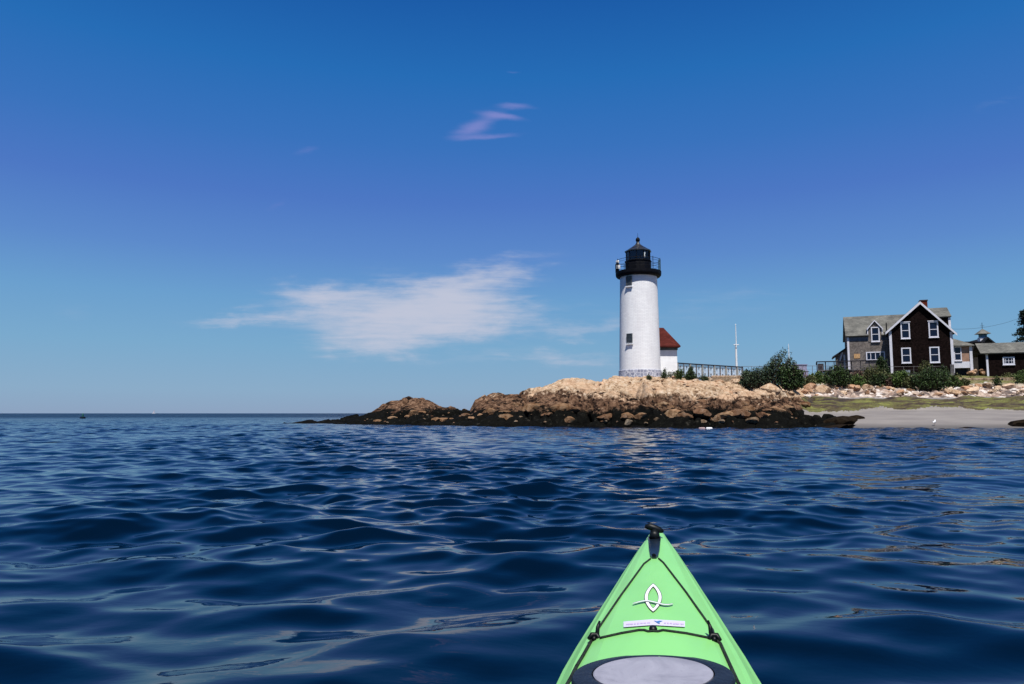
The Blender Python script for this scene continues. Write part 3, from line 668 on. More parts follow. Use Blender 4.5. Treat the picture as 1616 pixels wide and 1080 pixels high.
# ------------------------------------------------------------------ house helpers
M_DSH = shingle('dark brown wood shingles', (.0105, .0062, .006), (.003, .002, .002), .13, .16, .5)
M_GSH = shingle('grey weathered wood shingles', (.20, .175, .165), (.08, .07, .07), .13, .16, .28)
M_ROOF = shingle('grey green asphalt shingles', (.148, .148, .142), (.09, .09, .088), .16, .3, .15, axis='slope', bump=.3)
M_TRIM = mat('white house trim', (.66, .66, .74), .6, .3, .06, 3)
M_SKYG = plain('blue reflecting window glass', (.004, .008, .028), .1, .35)
M_BRICK = shingle('red chimney brick', (.13, .025, .014), (.05, .025, .02), .08, .22, .3)
M_CONC = mat('pale concrete', (.30, .30, .31), .9, .2, .2, 2, .3, 6)
M_TANW = mat('tan painted boards', (.33, .20, .145), .8, .2, .12, 2)
M_GREYW = mat('weathered grey wood', (.13, .12, .13), .85, .2, .3, 5, .3, 10)
M_DARKW = mat('dark stained wood', (.012, .012, .022), .7, .3, .3, 4)
def house_window(fr, parent, pxa, pxb, pya, pyb, y0, mull='sash', tw=.13, cap=False):
    xa, za = fr.hit(pxa, pya, y0); xb, zb_ = fr.hit(pxb, pyb, y0)
    z1, z0 = za, zb_
    wn = empty('window', ((xa+xb)/2, y0, (z0+z1)/2)); wn.parent = parent
    hx, hz = (xb-xa)/2, (z1-z0)/2
    MB().box(-hx+tw, hx-tw, -.02, .05, -hz+tw, hz-tw).build('pane', M_SKYG, wn)
    f = MB()
    for s_ in (-1, 1): f.box(min(s_*hx, s_*(hx-tw)), max(s_*hx, s_*(hx-tw)), -.08, .04, -hz, hz)
    f.box(-hx+tw, hx-tw, -.08, .04, hz-tw, hz); f.box(-hx+tw, hx-tw, -.08, .04, -hz, -hz+tw)
    if mull == 'sash': f.box(-hx+tw, hx-tw, -.05, -.021, -.035, .035)
    elif mull == 'ribbon':
        for k in range(1, 4): x = -hx+2*hx*k/4; f.box(x-.035, x+.035, -.05, -.021, -hz+tw, hz-tw)
    elif mull == 'grid':
        for k in range(1, 4): x = -hx+2*hx*k/4; f.box(x-.02, x+.02, -.05, -.021, -hz+tw, hz-tw)
        f.box(-hx+tw, hx-tw, -.048, -.024, -.02, .02)
    f.build('window_frame', M_TRIM, wn)
    if cap: MB().box(-hx-.08, hx+.08, -.13, .03, hz+.003, hz+.09).build('window_cap', M_TRIM, wn)
    MB().box(-hx-.04, hx+.04, -.13, .03, -hz-.07, -hz-.003).build('sill', M_TRIM, wn)
    return wn
HYAW = -math.radians(22)
FH = Frame(P(1403, 592, 85), HYAW)
hs = tag(empty('shingled_house', FH.O, HYAW), 'large dark shingled house with white-trimmed gable and grey left wing', 'house')
h = FH.hit
# main gable block
xl, zE = h(1403, 521); xr, _ = h(1502.5, 522); xm = h(1451.5, 480)[0]; zEr = h(1502.5, 522)[1]; zP = h(1451.5, 478)[1]; zB0 = h(1450, 590)[1]
MB().prism([(xl, zB0), (xr, zB0), (xr, zEr), (xm, zP-.05), (xl, zE)], 0, 8.5).build('gable_wall', M_DSH, hs)
MB().box(xl+.1, xr-.1, .06, 8.4, zB0-1.4, zB0-.002).build('foundation', M_CONC, hs)
slope = (zP-zE)/(xm-xl); slr = (zP-zEr)/(xr-xm); o_ = .38
rf = MB()
rf.slab([(xl-o_, -.28, zE-o_*slope+.14), (xm, -.28, zP+.14), (xm, 8.8, zP+.14), (xl-o_, 8.8, zE-o_*slope+.14)], .14)
rf.slab([(xr+o_, -.28, zEr-o_*slr+.14), (xm, -.28, zP+.14), (xm, 8.8, zP+.14), (xr+o_, 8.8, zEr-o_*slr+.14)], .14)
mainroof = rf.build('roof', M_ROOF, hs)
for s_, xe, ze_, sl_ in ((-1, xl, zE, slope), (1, xr, zEr, slr)):      # rake boards
    MB().prism([(xe+s_*(o_+.05), ze_-(o_+.05)*sl_+.10), (xm, zP+.12), (xm, zP-.20), (xe+s_*(o_+.05), ze_-(o_+.05)*sl_-.17)], -.34, -.285).build('rake_board', M_TRIM, hs)
for xa, xb in ((xl-.03, xl+.24), (xr-.24, xr+.03)):
    MB().box(xa, xb, -.035, .2, zB0, (zE if xa < xm else zEr)-.12).build('corner_board', M_TRIM, hs)
house_window(FH, hs, 1420.6, 1436.6, 509.5, 534.5, 0, cap=True); house_window(FH, hs, 1464.6, 1481.4, 507.8, 532.4, 0, cap=True)
house_window(FH, hs, 1421.8, 1438.4, 549.2, 573, 0); house_window(FH, hs, 1466.2, 1483.5, 547.8, 572.3, 0)
# chimney
cx0, cz1 = h(1451.5, 474.5, 4.0); cx1, _ = h(1462.5, 474.5, 4.0)
ch = MB().box(cx0, cx1, 3.6, 4.6, zP-1.2, cz1-.12).build('chimney', M_BRICK, mainroof)
MB().box(cx0-.06, cx1+.06, 3.54, 4.66, cz1-.12, cz1).build('chimney_cap', mat('dark brick cap', (.05, .02, .015)), ch)
# rear cross block with its own roof, seen to the right of the gable
ye = 4.6; xR, zRe = h(1501.5, 499, ye); xRr, zRr = h(1502, 485, ye+2.6)
MB().prism([(xm+.4, zB0), (xR-.1, zB0), (xR-.1, zRe), (xm+.4, zRe)], ye+.25, ye+5.2).build('rear_wall', M_DSH, hs)
rr = MB(); rr.slab([(xm+.3, ye, zRe), (xR, ye, zRe), (xR, ye+2.6, zRr), (xm+.3, ye+2.6, zRr)], .12); rr.slab([(xm+.3, ye+5.4, zRe), (xR, ye+5.4, zRe), (xR, ye+2.604, zRr), (xm+.3, ye+2.604, zRr)], .12)
rr.add([(xR-.1, ye+.3, zRe-.1), (xR-.1, ye+5.1, zRe-.1), (xR-.1, ye+2.6, zRr-.13)], [(0, 1, 2)])
rr.build('rear_roof', M_ROOF, hs)
MB().box(xR-.32, xR-.07, ye+.2, ye+.5, zB0, zRe-.13).build('corner_board', M_TRIM, hs)
# left wing
yw = 1.3; wl, zwE = h(1337, 531, yw); _, zWr = h(1380, 498.5, yw+3.4); zwB = h(1370, 592, yw)[1]
MB().prism([(wl, zwB), (xl, zwB), (xl, zwE+.05), (wl, zwE+.05)], yw, yw+6.8).build('wing_wall', M_GSH, hs)
MB().prism([(wl+.1, zwB-1.2), (xl, zwB-1.2), (xl, zwB-.002), (wl+.1, zwB-.002)], yw+.06, yw+6.7).build('foundation', M_CONC, hs)
wv = MB()
ridge = [h(1338, 500, yw+3.4)[0]-.15, xm]
DL, DR = h(1370.6, 540, yw)[0]+.05, h(1392.2, 540, yw)[0]-.05; zm = lambda yy: zwE+(zWr-zwE)*(yy-(yw-.32))/3.72
wv.slab([(wl-.2, yw-.32, zwE), (DL, yw-.32, zwE), (DL, yw+3.4, zWr), (wl-.2, yw+3.4, zWr)], .13)
wv.slab([(DR, yw-.32, zwE), (xl, yw-.32, zwE), (xl, yw+3.4, zWr), (DR, yw+3.4, zWr)], .13)
wv.slab([(DL, yw+.9, zm(yw+.9)), (DR, yw+.9, zm(yw+.9)), (DR, yw+3.4, zWr), (DL, yw+3.4, zWr)], .13)
wv.slab([(xl, yw+.2, zwE+.52*.85), (xm+.2, yw+3.0, zWr-.36), (xm+.2, yw+3.4, zWr), (xl, yw+3.4, zWr)], .13)
wv.slab([(wl-.2, yw+7.1, zwE), (xm, yw+7.1, zwE), (xm, yw+3.404, zWr), (wl-.2, yw+3.404, zWr)], .13)
wv.add([(wl+.02, yw, zwE), (wl+.02, yw+6.8, zwE), (wl+.02, yw+3.4, zWr-.15)], [(0, 1, 2)])
wing = wv.build('wing_roof', M_ROOF, hs)
MB().box(wl-.03, DL, yw-.03, yw-.002, zwE-.62, zwE-.13).box(DR, xl-.02, yw-.03, yw-.002, zwE-.62, zwE-.13).build('frieze_board', mat('bluish grey frieze', (.09, .11, .15)), hs)
MB().box(wl-.04, wl+.18, yw-.045, yw+.2, zwB, zwE-.15).build('corner_board', M_TRIM, hs)
MB().box(h(1347.5, 560, yw)[0], h(1357, 560, yw)[0], yw-.05, yw-.003, h(1350, 566, yw)[1], h(1350, 558.8, yw)[1]).build('cedar_patch', mat('fresh cedar shingles', (.55, .33, .16), .8, .2, .4, 12), hs)
house_window(FH, hs, 1366.4, 1397, 555.8, 568.6, yw, 'ribbon', .12)
# dormer
yd = yw-.04; dl, dz0 = h(1370.6, 540, yd); dr, _ = h(1392.2, 540, yd); dz1 = h(1380, 517.5, yd)[1]; dzp = h(1380.5, 506, yd)[1]; dm = (dl+dr)/2
dd = MB().prism([(dl, dz0), (dr, dz0), (dr, dz1), (dm, dzp-.05), (dl, dz1)], yd, yd+3).build('dormer', M_GSH, wing)
ds_ = (dzp-dz1)/(dm-dl); r2 = MB()
for xe, s_ in ((dl, -1), (dr, 1)): r2.slab([(xe+s_*.12, yd-.15, dz1-.12*ds_+.09), (dm, yd-.15, dzp+.09), (dm, yd+3.2, dzp+.09), (xe+s_*.12, yd+3.2, dz1-.12*ds_+.09)], .08)
r2.build('dormer_roof', M_ROOF, dd)
tb = MB()
for xe, s_ in ((dl, -1), (dr, 1)):
    tb.prism([(xe+s_*.14, dz1-.14*ds_+.05), (dm, dzp+.07), (dm, dzp-.1), (xe+s_*.14, dz1-.14*ds_-.13)], yd-.19, yd-.155)
    tb.box(min(xe, xe+s_*.1), max(xe, xe+s_*.1), yd-.06, yd+.1, dz1-1.0, dz1-.15)
tb.build('dormer_trim', M_TRIM, dd)
house_window(FH, hs, 1374, 1388.6, 516.5, 539.2, yd, tw=.12)
# vent pipe
vx, vz0 = h(1400, 524, .9); vz1 = h(1400, 509.5, .9)[1]
MB().tube([(vx-.05, .95, vz0-.6), (vx-.05, .95, vz1)], .06, 8).build('vent_pipe', M_BLACKP, mainroof)
# lean-to at the far left
yl = 4.4; la, lzz = h(1317, 562, yl); lb, lz2 = h(1338, 548, yl)
MB().prism([(la+.2, zwB-1), (lb, zwB-1), (lb, lz2-.1), (la+.2, lzz)], yl, yl+3.5).build('lean_to_wall', M_GSH, hs)
MB().slab([(la-.25, yl-.3, lzz-.1), (lb, yl-.3, lz2+.08), (lb, yl+3.7, lz2+.08), (la-.25, yl+3.7, lzz-.1)], .13).build('lean_to_roof', M_DARKW, hs)
lt = MB(); a = h(1325, 571, yl); b_ = h(1329.5, 556, yl); lt.add([(a[0]-.09, yl-.05, a[1]), (a[0]+.09, yl-.05, a[1]), (b_[0]+.09, yl-.05, b_[1]), (b_[0]-.09, yl-.05, b_[1]), (a[0]-.09, yl-.005, a[1]), (a[0]+.09, yl-.005, a[1]), (b_[0]+.09, yl-.005, b_[1]), (b_[0]-.09, yl-.005, b_[1])],
      [(0,1,2,3),(7,6,5,4),(0,4,5,1),(1,5,6,2),(2,6,7,3),(3,7,4,0)]); a = h(1334, 590, yl)
lt.box(a[0]-.12, a[0]+.08, yl-.05, yl-.004, zwB-1, h(1334, 560, yl)[1]); lt.build('lean_to_trim', M_TRIM, hs)
# tan porch at the right
yp = 1.2; pa, pzt = h(1503, 545.5, yp); pb_, _ = h(1532.6, 545.5, yp); pz1 = h(1515, 571, yp)[1]; pz0 = h(1515, 581, yp)[1]
pc = empty('porch', (0, 0, 0)); pc.parent = hs
MB().box(pa-.3, pb_-.12, yp, yp+4, pz1, pzt).build('porch_wall', M_TANW, pc)
MB().box(pa-.3, pb_-.1, yp-.04, yp+4.05, pz0, pz1-.003).build('porch_skirt', M_TRIM, pc)
MB().box(pb_-.22, pb_+.06, yp-.1, yp+.14, pz0-.45, pzt-.01).build('porch_post', M_TRIM, pc)
zq = h(1508, 534.5, yp+2.1)[1]
prf = MB(); A_ = (pa-.4, yp-.35, pzt); B_ = (pb_+.25, yp-.35, pzt); C_ = (pb_+.25, yp+4.3, pzt); D_ = (pa-.4, yp+4.3, pzt); R0 = (pa-.4, yp+2.1, zq+.15); R1 = (pa+.1, yp+2.1, zq+.15)
prf.add([A_, B_, C_, D_, R0, R1, dn(A_), dn(B_), dn(C_), dn(D_)], [(0,1,5,4), (1,2,5), (2,3,4,5), (3,0,4), (0,6,7,1), (1,7,8,2), (2,8,9,3), (3,9,6,0), (6,9,8,7)]); prf.build('porch_roof', M_ROOF, pc)
pw = house_window(FH, hs, 1504.5, 1518, 547.5, 569.5, yp-.002, tw=.11)
MB().box(pa, pb_-.4, yp+.5, yp+3.5, pz0-.9, pz0-.003).build('crawl_space', M_DARKW, pc)
# grey bulkhead strip right of the gable base, and pale cellar hatch
MB().box(h(1500, 590)[0], h(1506, 590)[0], -.15, .4, h(1500, 600)[1]-.3, h(1500, 575.5)[1]).build('bulkhead_panel', M_GREYW, hs)
MB().box(h(1424.5, 590)[0], h(1436.5, 590)[0], .0, .055, h(1430, 597)[1], h(1430, 584.5)[1]).build('cellar_hatch', mat('pale blue paint', (.36, .42, .50)), hs)

# deck with railing left of the house
dk = tag(empty('wooden_deck', FH.O, HYAW), 'dark wooden deck with railing left of the shingled house', 'deck')
da, dzt = h(1289, 570.5, -1.5); db, _ = h(1400, 570.5, -1.5); dzf = h(1350, 583, -1.5)[1]; dzb = h(1300, 594, -1.5)[1]
MB().box(da, db, -1.5, 1.2, dzf-.12, dzf).build('deck_floor', M_GREYW, dk)
MB().box(da-.05, db, -1.56, -1.44, dzt-.12, dzt).build('top_rail', M_DARKW, dk)
MB().box(da-.07, da+.06, -1.3, 3.5, dzt-.12, dzt-.005).build('side_rail', M_DARKW, dk)
n = 9
for k in range(n):
    x = da+(db-da)*k/(n-1); MB().box(x-.05, x+.05, -1.43, -1.33, dzb-.8, dzt-.125).build('post', M_DARKW, dk)
bl = MB(); k = da+.15
while k < db-.1: bl.box(k-.012, k+.012, -1.50, -1.47, dzf+.002, dzt-.13); k += .14
bl.build('balusters', M_GREYW, dk)
sk = MB()
for k in range(5): z = dzf-.16-k*.17; sk.box(da, db, -1.32, -1.29, z-.15, z)
sk.build('deck_skirt', M_DARKW, dk)
MB().box(da+.1, da+.75, -.8, -.2, dzf+.002, dzt-.25).build('corner_box', mat('dark brown cabinet', (.02, .014, .02)), dk)

# dark hut
FU = Frame(P(1556, 592, 82), HYAW); hu = tag(empty('hut', FU.O, HYAW), 'low dark shingled hut with grey roof and one small window at the right edge', 'hut')
u = FU.hit
ux0, uzE = u(1556, 556.5); ux1 = ux0+9.0; uzB = u(1556, 592)[1]; uzR = u(1600, 540.5, 2.2)[1]
MB().prism([(ux0, uzB-.8), (ux1, uzB-.8), (ux1, uzE), (ux0, uzE)], 0, 4.4).build('wall', M_DSH, hu)
r3 = MB(); r3.slab([(ux0-.6, -.35, uzE-.1), (ux1, -.35, uzE-.1), (ux1, 2.2, uzR), (ux0-.6, 2.2, uzR)], .13); r3.slab([(ux0-.6, 4.75, uzE-.1), (ux1, 4.75, uzE-.1), (ux1, 2.204, uzR), (ux0-.6, 2.204, uzR)], .13)
r3.add([(ux0, 0, uzE), (ux0, 4.4, uzE), (ux0, 2.2, uzR-.15)], [(0, 1, 2)]); r3.build('roof', M_ROOF, hu)
MB().box(ux0-.03, ux0+.16, -.04, .15, uzB-.2, uzE-.14).build('corner_board', M_TRIM, hu)
house_window(FU, hu, 1581.8, 1601.5, 563.8, 575.6, 0, 'grid', .14)

# barn with cupola, farther back
FB = Frame(P(1535, 592, 112), -math.radians(14)); bn_ = tag(empty('barn', FB.O, FB.yaw), 'dark barn with a white roof cupola beyond the hut', 'barn')
v = FB.hit
bx0, bz0 = v(1536, 553); bx1, _ = v(1582, 553); bxm, bzp = v(1557.5, 533.5); bzb = v(1550, 600)[1]
M_BARN = shingle('dark bluish shingles', (.025, .03, .04), (.01, .01, .014), .2, .3, .3)
bx1 = 2*bxm-bx0
MB().prism([(bx0, bzb), (bx1, bzb), (bx1, bz0), (bxm, bzp-.1), (bx0, bz0)], 0, 12).build('wall', mat('dark barn boards', (.035, .032, .032)), bn_)
r4 = MB()
for xe, s_ in ((bx0, -1), (bx1, 1)): r4.slab([(xe+s_*.5, -.4, bz0-.35), (bxm, -.4, bzp+.15), (bxm, 12.4, bzp+.15), (xe+s_*.5, 12.4, bz0-.35)], .18)
r4.build('roof', M_BARN, bn_)
kx, kz0 = v(1551.5, 541, 1.5); kz1 = v(1551.5, 533, 1.5)[1]; kzr = v(1551.5, 527.5, 1.5)[1]; kzp = v(1551.5, 519.5, 1.5)[1]; kzt = v(1551.5, 509.5, 1.5)[1]
cu = empty('cupola', (kx, 1.5, 0)); cu.parent = bn_; hw = .56
MB().box(-hw, hw, -hw, hw, kz0-1.2, kz1).build('cupola_base', M_TRIM, cu)
MB().box(-hw+.12, hw-.12, -hw+.12, hw-.12, kz1+.002, kzr).build('cupola_louvers', mat('blue grey louvers', (.12, .2, .26)), cu)
MB().add([(-hw-.35,-hw-.35,kzr), (hw+.35,-hw-.35,kzr), (hw+.35,hw+.35,kzr), (-hw-.35,hw+.35,kzr), (-.06,-.06,kzp), (.06,-.06,kzp), (.06,.06,kzp), (-.06,.06,kzp)], [(3,2,1,0),(4,5,6,7),(0,1,5,4),(1,2,6,5),(2,3,7,6),(3,0,4,7)]).build('cupola_roof', M_ROOF, cu)
wvn = MB(); wvn.tube([(0,0,kzp-.05), (0,0,kzt)], .035, 6); wvn.bar((-.3,0,kzt-.5), (.3,0,kzt-.5), .025, 5); wvn.build('weather_vane', M_DARKW, cu)
# low dark building behind the porch
FL = Frame(P(1519, 592, 104), -math.radians(12)); lw = tag(empty('shed', FL.O, FL.yaw), 'low dark flat-roofed shed seen between the porch and the barn', 'shed')
lx0, lzt = FL.hit(1519, 541); lx1 = FL.hit(1549, 541)[0]; lzb = FL.hit(1530, 600)[1]
MB().box(lx0, lx1, 0, 4, lzb, lzt).build('wall', mat('dark shed boards', (.03, .024, .022), .8, .2, .3, 2), lw); MB().slab([(lx0-.3, -.3, lzt+.12), (lx1+.3, -.3, lzt+.12), (lx1+.3, 4.3, lzt+.4), (lx0-.3, 4.3, lzt+.4)], .15).build('roof', M_DARKW, lw)

# utility wire
p0, p1 = P(1503, 519.5, 92), P(1640, 489, 96); wire = MB(); pts = []
for k in range(25):
    s_ = k/24; p = p0.lerp(p1, s_); p.z -= 4*.75*s_*(1-s_); pts.append(p)
wire.tube(pts, .014, 4); tag(wire.build('utility_wire', M_DARKW), 'thin sagging utility wire running from the shingled house to the right', 'wire')
p0 = P(1640, 489, 96); pt = MB().tube([(p0.x, p0.y, 4.5), (p0.x, p0.y, p0.z+.6)], [.15, .11], 8).build('utility_pole', M_GREYW); tag(pt, 'wooden utility pole beyond the right edge carrying the wire', 'utility pole')

# ------------------------------------------------------------------ footbridge, flagpoles, fence
fbr = tag(empty('footbridge', P(1068, 592, 72)), 'long grey footbridge with dark handrail leading right from the lighthouse annex', 'footbridge')
O = fbr.location
def L(p): return p-O
A0, A1 = P(1069, 573.3, 72), P(1172, 579.8, 78); B0, B1 = P(1069, 594, 72), P(1172, 598, 78)
r5 = MB(); r5.tube([L(A0), L(A1)], .065, 4); r5.build('handrail', M_DARKW, fbr)
dkk = MB(); bk = Vector((.0, 1.3, 0)); d0, d1 = L(B0), L(B1)
dkk.slab([d0, d1, d1+bk, d0+bk], .18); dkk.build('walkway_deck', M_GREYW, fbr)
nB = 12; M_PALEW = mat('pale weathered posts', (.30, .30, .29), .85, .1, .25, 5)
for k in range(nB):
    s_ = k/(nB-1); a = L(A0.lerp(A1, s_)); b_ = L(B0.lerp(B1, s_)); wdh = .05 if k % 2 else .10
    MB().box(a.x-wdh, a.x+wdh, a.y-.05, a.y+.05, b_.z-.9, a.z-.03).build('post', M_PALEW if k % 2 == 0 else M_GREYW, fbr)
M_NET = mat('pale galvanised wire', (.75, .76, .82), .5)
net = MB()
for k in range(150):
    s_ = k/149; a = L(A0.lerp(A1, s_)); b_ = L(B0.lerp(B1, s_)); net.bar((a.x, a.y+.09, b_.z), (a.x, a.y+.09, a.z-.08), .011, 3)
for k in range(1, 9):
    f = k/9; net.bar(L(A0.lerp(B0, f))+Vector((0, .1, 0)), L(A1.lerp(B1, f))+Vector((0, .1, 0)), .010, 3)
net.build('wire_netting', M_NET, fbr)
sg = MB()
for k in range(nB-1):
    s_ = (k+.45)/(nB-1); a = L(A0.lerp(A1, s_)); b_ = L(B0.lerp(B1, s_))
    for f in (.25, .75): c_ = a.lerp(b_, f); sg.box(c_.x-.06, c_.x+.06, c_.y-.02, c_.y+.02, c_.z-.09, c_.z+.09)
sg.build('clamp', M_GREYW, fbr)
a = P(1133, 592, 75.5); tag(MB().box(-1.6, 1.8, -.5, .5, -1.6, .25).build('stone_abutment', M_BOULD[2], bevel=.1, loc=P(1145, 597, 75.5)), 'low grey stone abutment under the right end of the footbridge', 'abutment')

fp = tag(empty('flagpole', P(1163, 600, 80)), 'tall white flagpole with crosstree between the annex and the windswept bush', 'flagpole'); O = fp.location
z0, zc, zt = 0, P(1163, 544.5, 80).z-O.z, P(1163, 513.5, 80).z-O.z
MB().tube([(0,0,-.5), (0,0,zc+.1)], [.13, .10], 10).build('lower_mast', M_WHITE, fp, smooth='auto')
MB().tube([(.0,-.12,zc-.3), (0,-.12,zt)], [.06, .035], 8).build('topmast', M_WHITE, fp, smooth='auto')
MB().tube([(-.28,-.05,zc), (.32,-.05,zc)], .045, 6).build('crosstree', M_WHITE, fp)
MB().lathe([(.03, zt), (.07, zt+.05), (.03, zt+.12)], 8, (0, -.12)).build('truck', M_WHITE, fp)
fp2 = tag(empty('flagpole', P(1246.5, 600, 96)), 'shorter thin white pole rising behind the bushes left of the deck', 'flagpole'); z2 = P(1246.5, 543, 96).z-fp2.location.z; z3 = P(1246.5, 568, 96).z-fp2.location.z
MB().tube([(0,0,-.5), (0,0,z3)], [.10, .08], 8).build('lower_mast', M_WHITE, fp2); MB().tube([(0,0,z3), (0,0,z2)], [.06, .03], 8).build('topmast', M_WHITE, fp2); MB().tube([(0,0,z3-.15), (0,0,z3+.1)], .11, 8).build('collar', M_DARKW, fp2)

fence = tag(empty('wire_fence', P(1150, 600, 79)), 'thin grey wire fence with posts running behind the bushes to the porch', 'fence'); O = fence.location
pp = []
for px in range(1170, 1505, 16):
    top = np.interp(px, [1170, 1285, 1400, 1500], [578.5, 577.5, 579, 578]); Y = np.interp(px, [1170, 1500], [80, 82.5]); pp.append((P(px, top, Y)-O, P(px, 600, Y)-O))
for k, (a, b_) in enumerate(pp): MB().bar(a, b_, .03, 5).build('post', M_GREYW, fence)
wr = MB()
for f, r in ((0, .022), (.25, .007), (.5, .007), (.75, .007)): wr.tube([a.lerp(b_, f)-Vector((0, 0, .01)) for a, b_ in pp], r, 4)
wr.build('wires', M_GREYW, fence)
# picnic table with dark umbrella-like cover
tb_ = tag(empty('picnic_table', P(1265.5, 593, 84)), 'small red-brown picnic table behind the fence left of the deck', 'table'); O = tb_.location
zt = P(1265, 586.6, 84).z-O.z
MB().box(-.72, .72, -.4, .4, zt-.06, zt).build('tabletop', M_DARKW, tb_)
for x in (-.45, .45):
    for y in (-.25, .25): MB().bar((x, y, 0-.3), (x*.6, y, zt-.05), .05, 4).build('leg', mat('red brown wood', (.22, .06, .04)), tb_)
ds = tag(empty('distant_building', P(1268, 600, 260)), 'pale hazy building far behind the picnic table', 'building'); O = ds.location
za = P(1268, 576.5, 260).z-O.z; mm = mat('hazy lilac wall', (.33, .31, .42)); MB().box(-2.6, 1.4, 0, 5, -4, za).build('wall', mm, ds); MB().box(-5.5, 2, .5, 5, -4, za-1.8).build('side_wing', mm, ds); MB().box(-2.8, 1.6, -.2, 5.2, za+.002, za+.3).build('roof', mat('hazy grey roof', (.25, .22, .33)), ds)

# ------------------------------------------------------------------ vegetation
M_LEAFD = leafmat('dark shrub leaves', (.05, .09, .024), (.006, .012, .005))
M_LEAFM = leafmat('mid green leaves', (.10, .16, .035), (.014, .028, .009))
M_LEAFY = leafmat('yellow green leaves', (.11, .12, .04), (.03, .036, .014))
M_LEAFB = leafmat('bluish bayberry leaves', (.065, .10, .05), (.007, .014, .009))
M_TWIG = mat('brown twigs', (.07, .045, .035), .9)
M_DRYT = leafmat('reddish dry brush', (.15, .09, .07), (.05, .03, .025))
def leaves(cent, size, g, spread=1.0):
    n = len(cent); d1 = g.normal(size=(n, 3)); d1 /= np.linalg.norm(d1, axis=1)[:, None]
    d2 = g.normal(size=(n, 3)); d2 -= (d2*d1).sum(1)[:, None]*d1; d2 /= np.linalg.norm(d2, axis=1)[:, None]
    s = size*g.uniform(.6, 1.3, n)[:, None]
    V = np.stack([cent-d1*s, cent+d2*s*.45, cent+d1*s, cent-d2*s*.45], 1).reshape(-1, 3)
    return V, np.arange(4*n).reshape(-1, 4)
def shrub(name, label, cat, px0, px1, pyt, pyb, Y, m, nleaf, seed, lean=0.0, size=.11, spiky=.25, group=None, topfn=None, base=None):
    g = np.random.default_rng(seed); c = ghit((px0+px1)/2, pyb-1); Y = c.y; W = (px1-px0)/F*Y/2; H = (pyb-pyt)/F*Y
    root = tag(empty(name, c), label, cat, group)
    tw = MB(); cents = []
    nb = max(14, int(nleaf/38))
    for k in range(nb):
        bx = g.uniform(-.85, .85)*W; by = g.uniform(-.5, .5)*W*.7
        rel = abs(bx/W); top = H*(1-.55*rel**2.2)*g.uniform(.5, 1.12) if topfn is None else H*topfn(bx/W)*g.uniform(.55, 1.05)
        b0 = np.array([bx*.45, by*.4, -.1]); tip = np.array([bx+lean*top, by, top])
        mid = b0*.5+tip*.5+np.array([g.normal()*.1, g.normal()*.1, 0])
        if k % 2 == 0: tw.tube([b0, mid, tip], [.03, .02, .008], 4)
        m_ = int(nleaf/nb); s_ = g.uniform(.18, 1.02, m_)**.8
        pt = b0*(1-s_[:, None])**2+2*mid*(s_*(1-s_))[:, None]+tip*(s_[:, None])**2
        rad = (W*.22+.12)*(1-.75*s_**2)*(1-spiky)+.05
        cents.append(pt+g.normal(size=(m_, 3))*rad[:, None]*np.array([.62, .62, .5]))
    cents = np.concatenate(cents); cents[:, 2] = np.maximum(cents[:, 2], -.25)
    V, Fq = leaves(cents, size, g)
    o = npmesh('foliage', V, Fq, m, False); o.parent = root
    tw.build('stems', M_TWIG, root); return root
shrub('windswept_bush', 'tall windswept bush with feathery crown leaning right above the rocks', 'bush', 1162, 1243, 553, 613, 70, M_LEAFB, 8000, 3, lean=.36, size=.075, spiky=.55, topfn=lambda s: np.interp(s, [-1, -.6, -.1, .35, .6, 1], [.30, .46, .68, 1.02, .95, .40]))
shrub('bush', 'dark rounded bush against the right side of the windswept bush', 'bush', 1225, 1270, 575, 615, 70.5, M_LEAFD, 5000, 5, lean=.0, size=.10, spiky=.3)
shrub('bush', 'low grey-green bush left foot of the windswept bush', 'bush', 1166, 1198, 586, 613, 69.5, M_LEAFB, 2200, 6, size=.10)
shrub('bush', 'low green bush under the left end of the deck', 'bush', 1272, 1308, 590, 608, 75, M_LEAFM, 1500, 7, size=.10)
shrub('bush', 'dark green bush in front of the deck railing', 'bush', 1300, 1345, 580, 611, 75, M_LEAFD, 4200, 8, size=.10)
shrub('bush', 'reddish brown dry brush in front of the deck skirt', 'bush', 1338, 1372, 587, 610, 75, M_DRYT, 2200, 9, size=.08)
shrub('bush', 'olive bush below the ribbon window of the left wing', 'bush', 1355, 1402, 580, 608, 77, M_LEAFY, 2600, 10, size=.09)
shrub('bush', 'dense dark green shrub at the left corner of the gable', 'bush', 1382, 1404, 565, 598, 82, M_LEAFD, 2600, 11, size=.10)
shrub('bush', 'bright green bush in front of the pale cellar hatch', 'bush', 1406, 1444, 587, 612, 74, M_LEAFM, 3000, 12, size=.10)
shrub('bush', 'broad dark green bush below the right side of the gable', 'bush', 1440, 1500, 585, 616, 74, M_LEAFD, 5200, 13, size=.10)
shrub('bush', 'small spiky green bush at the right end of the hedge by the porch', 'bush', 1494, 1518, 594, 612, 74.5, M_LEAFM, 1300, 14, size=.09, spiky=.5)
shrub('bush', 'yellowish bush tops behind the hedge beneath the gable windows', 'bush', 1450, 1475, 572, 600, 81, M_LEAFY, 1300, 15, size=.09)
shrub('bush', 'thin dark bush against the foundation right of the gable windows', 'bush', 1474, 1500, 578, 602, 81, M_LEAFD, 1200, 16, size=.09)
shrub('bush', 'small dark bush growing from the grey slab wall', 'bush', 1568, 1580, 594, 609, 73.5, M_LEAFD, 500, 17, size=.08)
shrub('bush', 'green bush at the right edge in front of the hut', 'bush', 1600, 1630, 587, 606, 76, M_LEAFM, 1300, 18, size=.09)
shrub('small_cedar', 'dark little cedar tree beside the footbridge posts', 'cedar tree', 1081, 1101, 574, 601, 69, M_LEAFD, 1600, 19, size=.075, spiky=.2, topfn=lambda s: max(.2, 1-abs(s)*1.0))
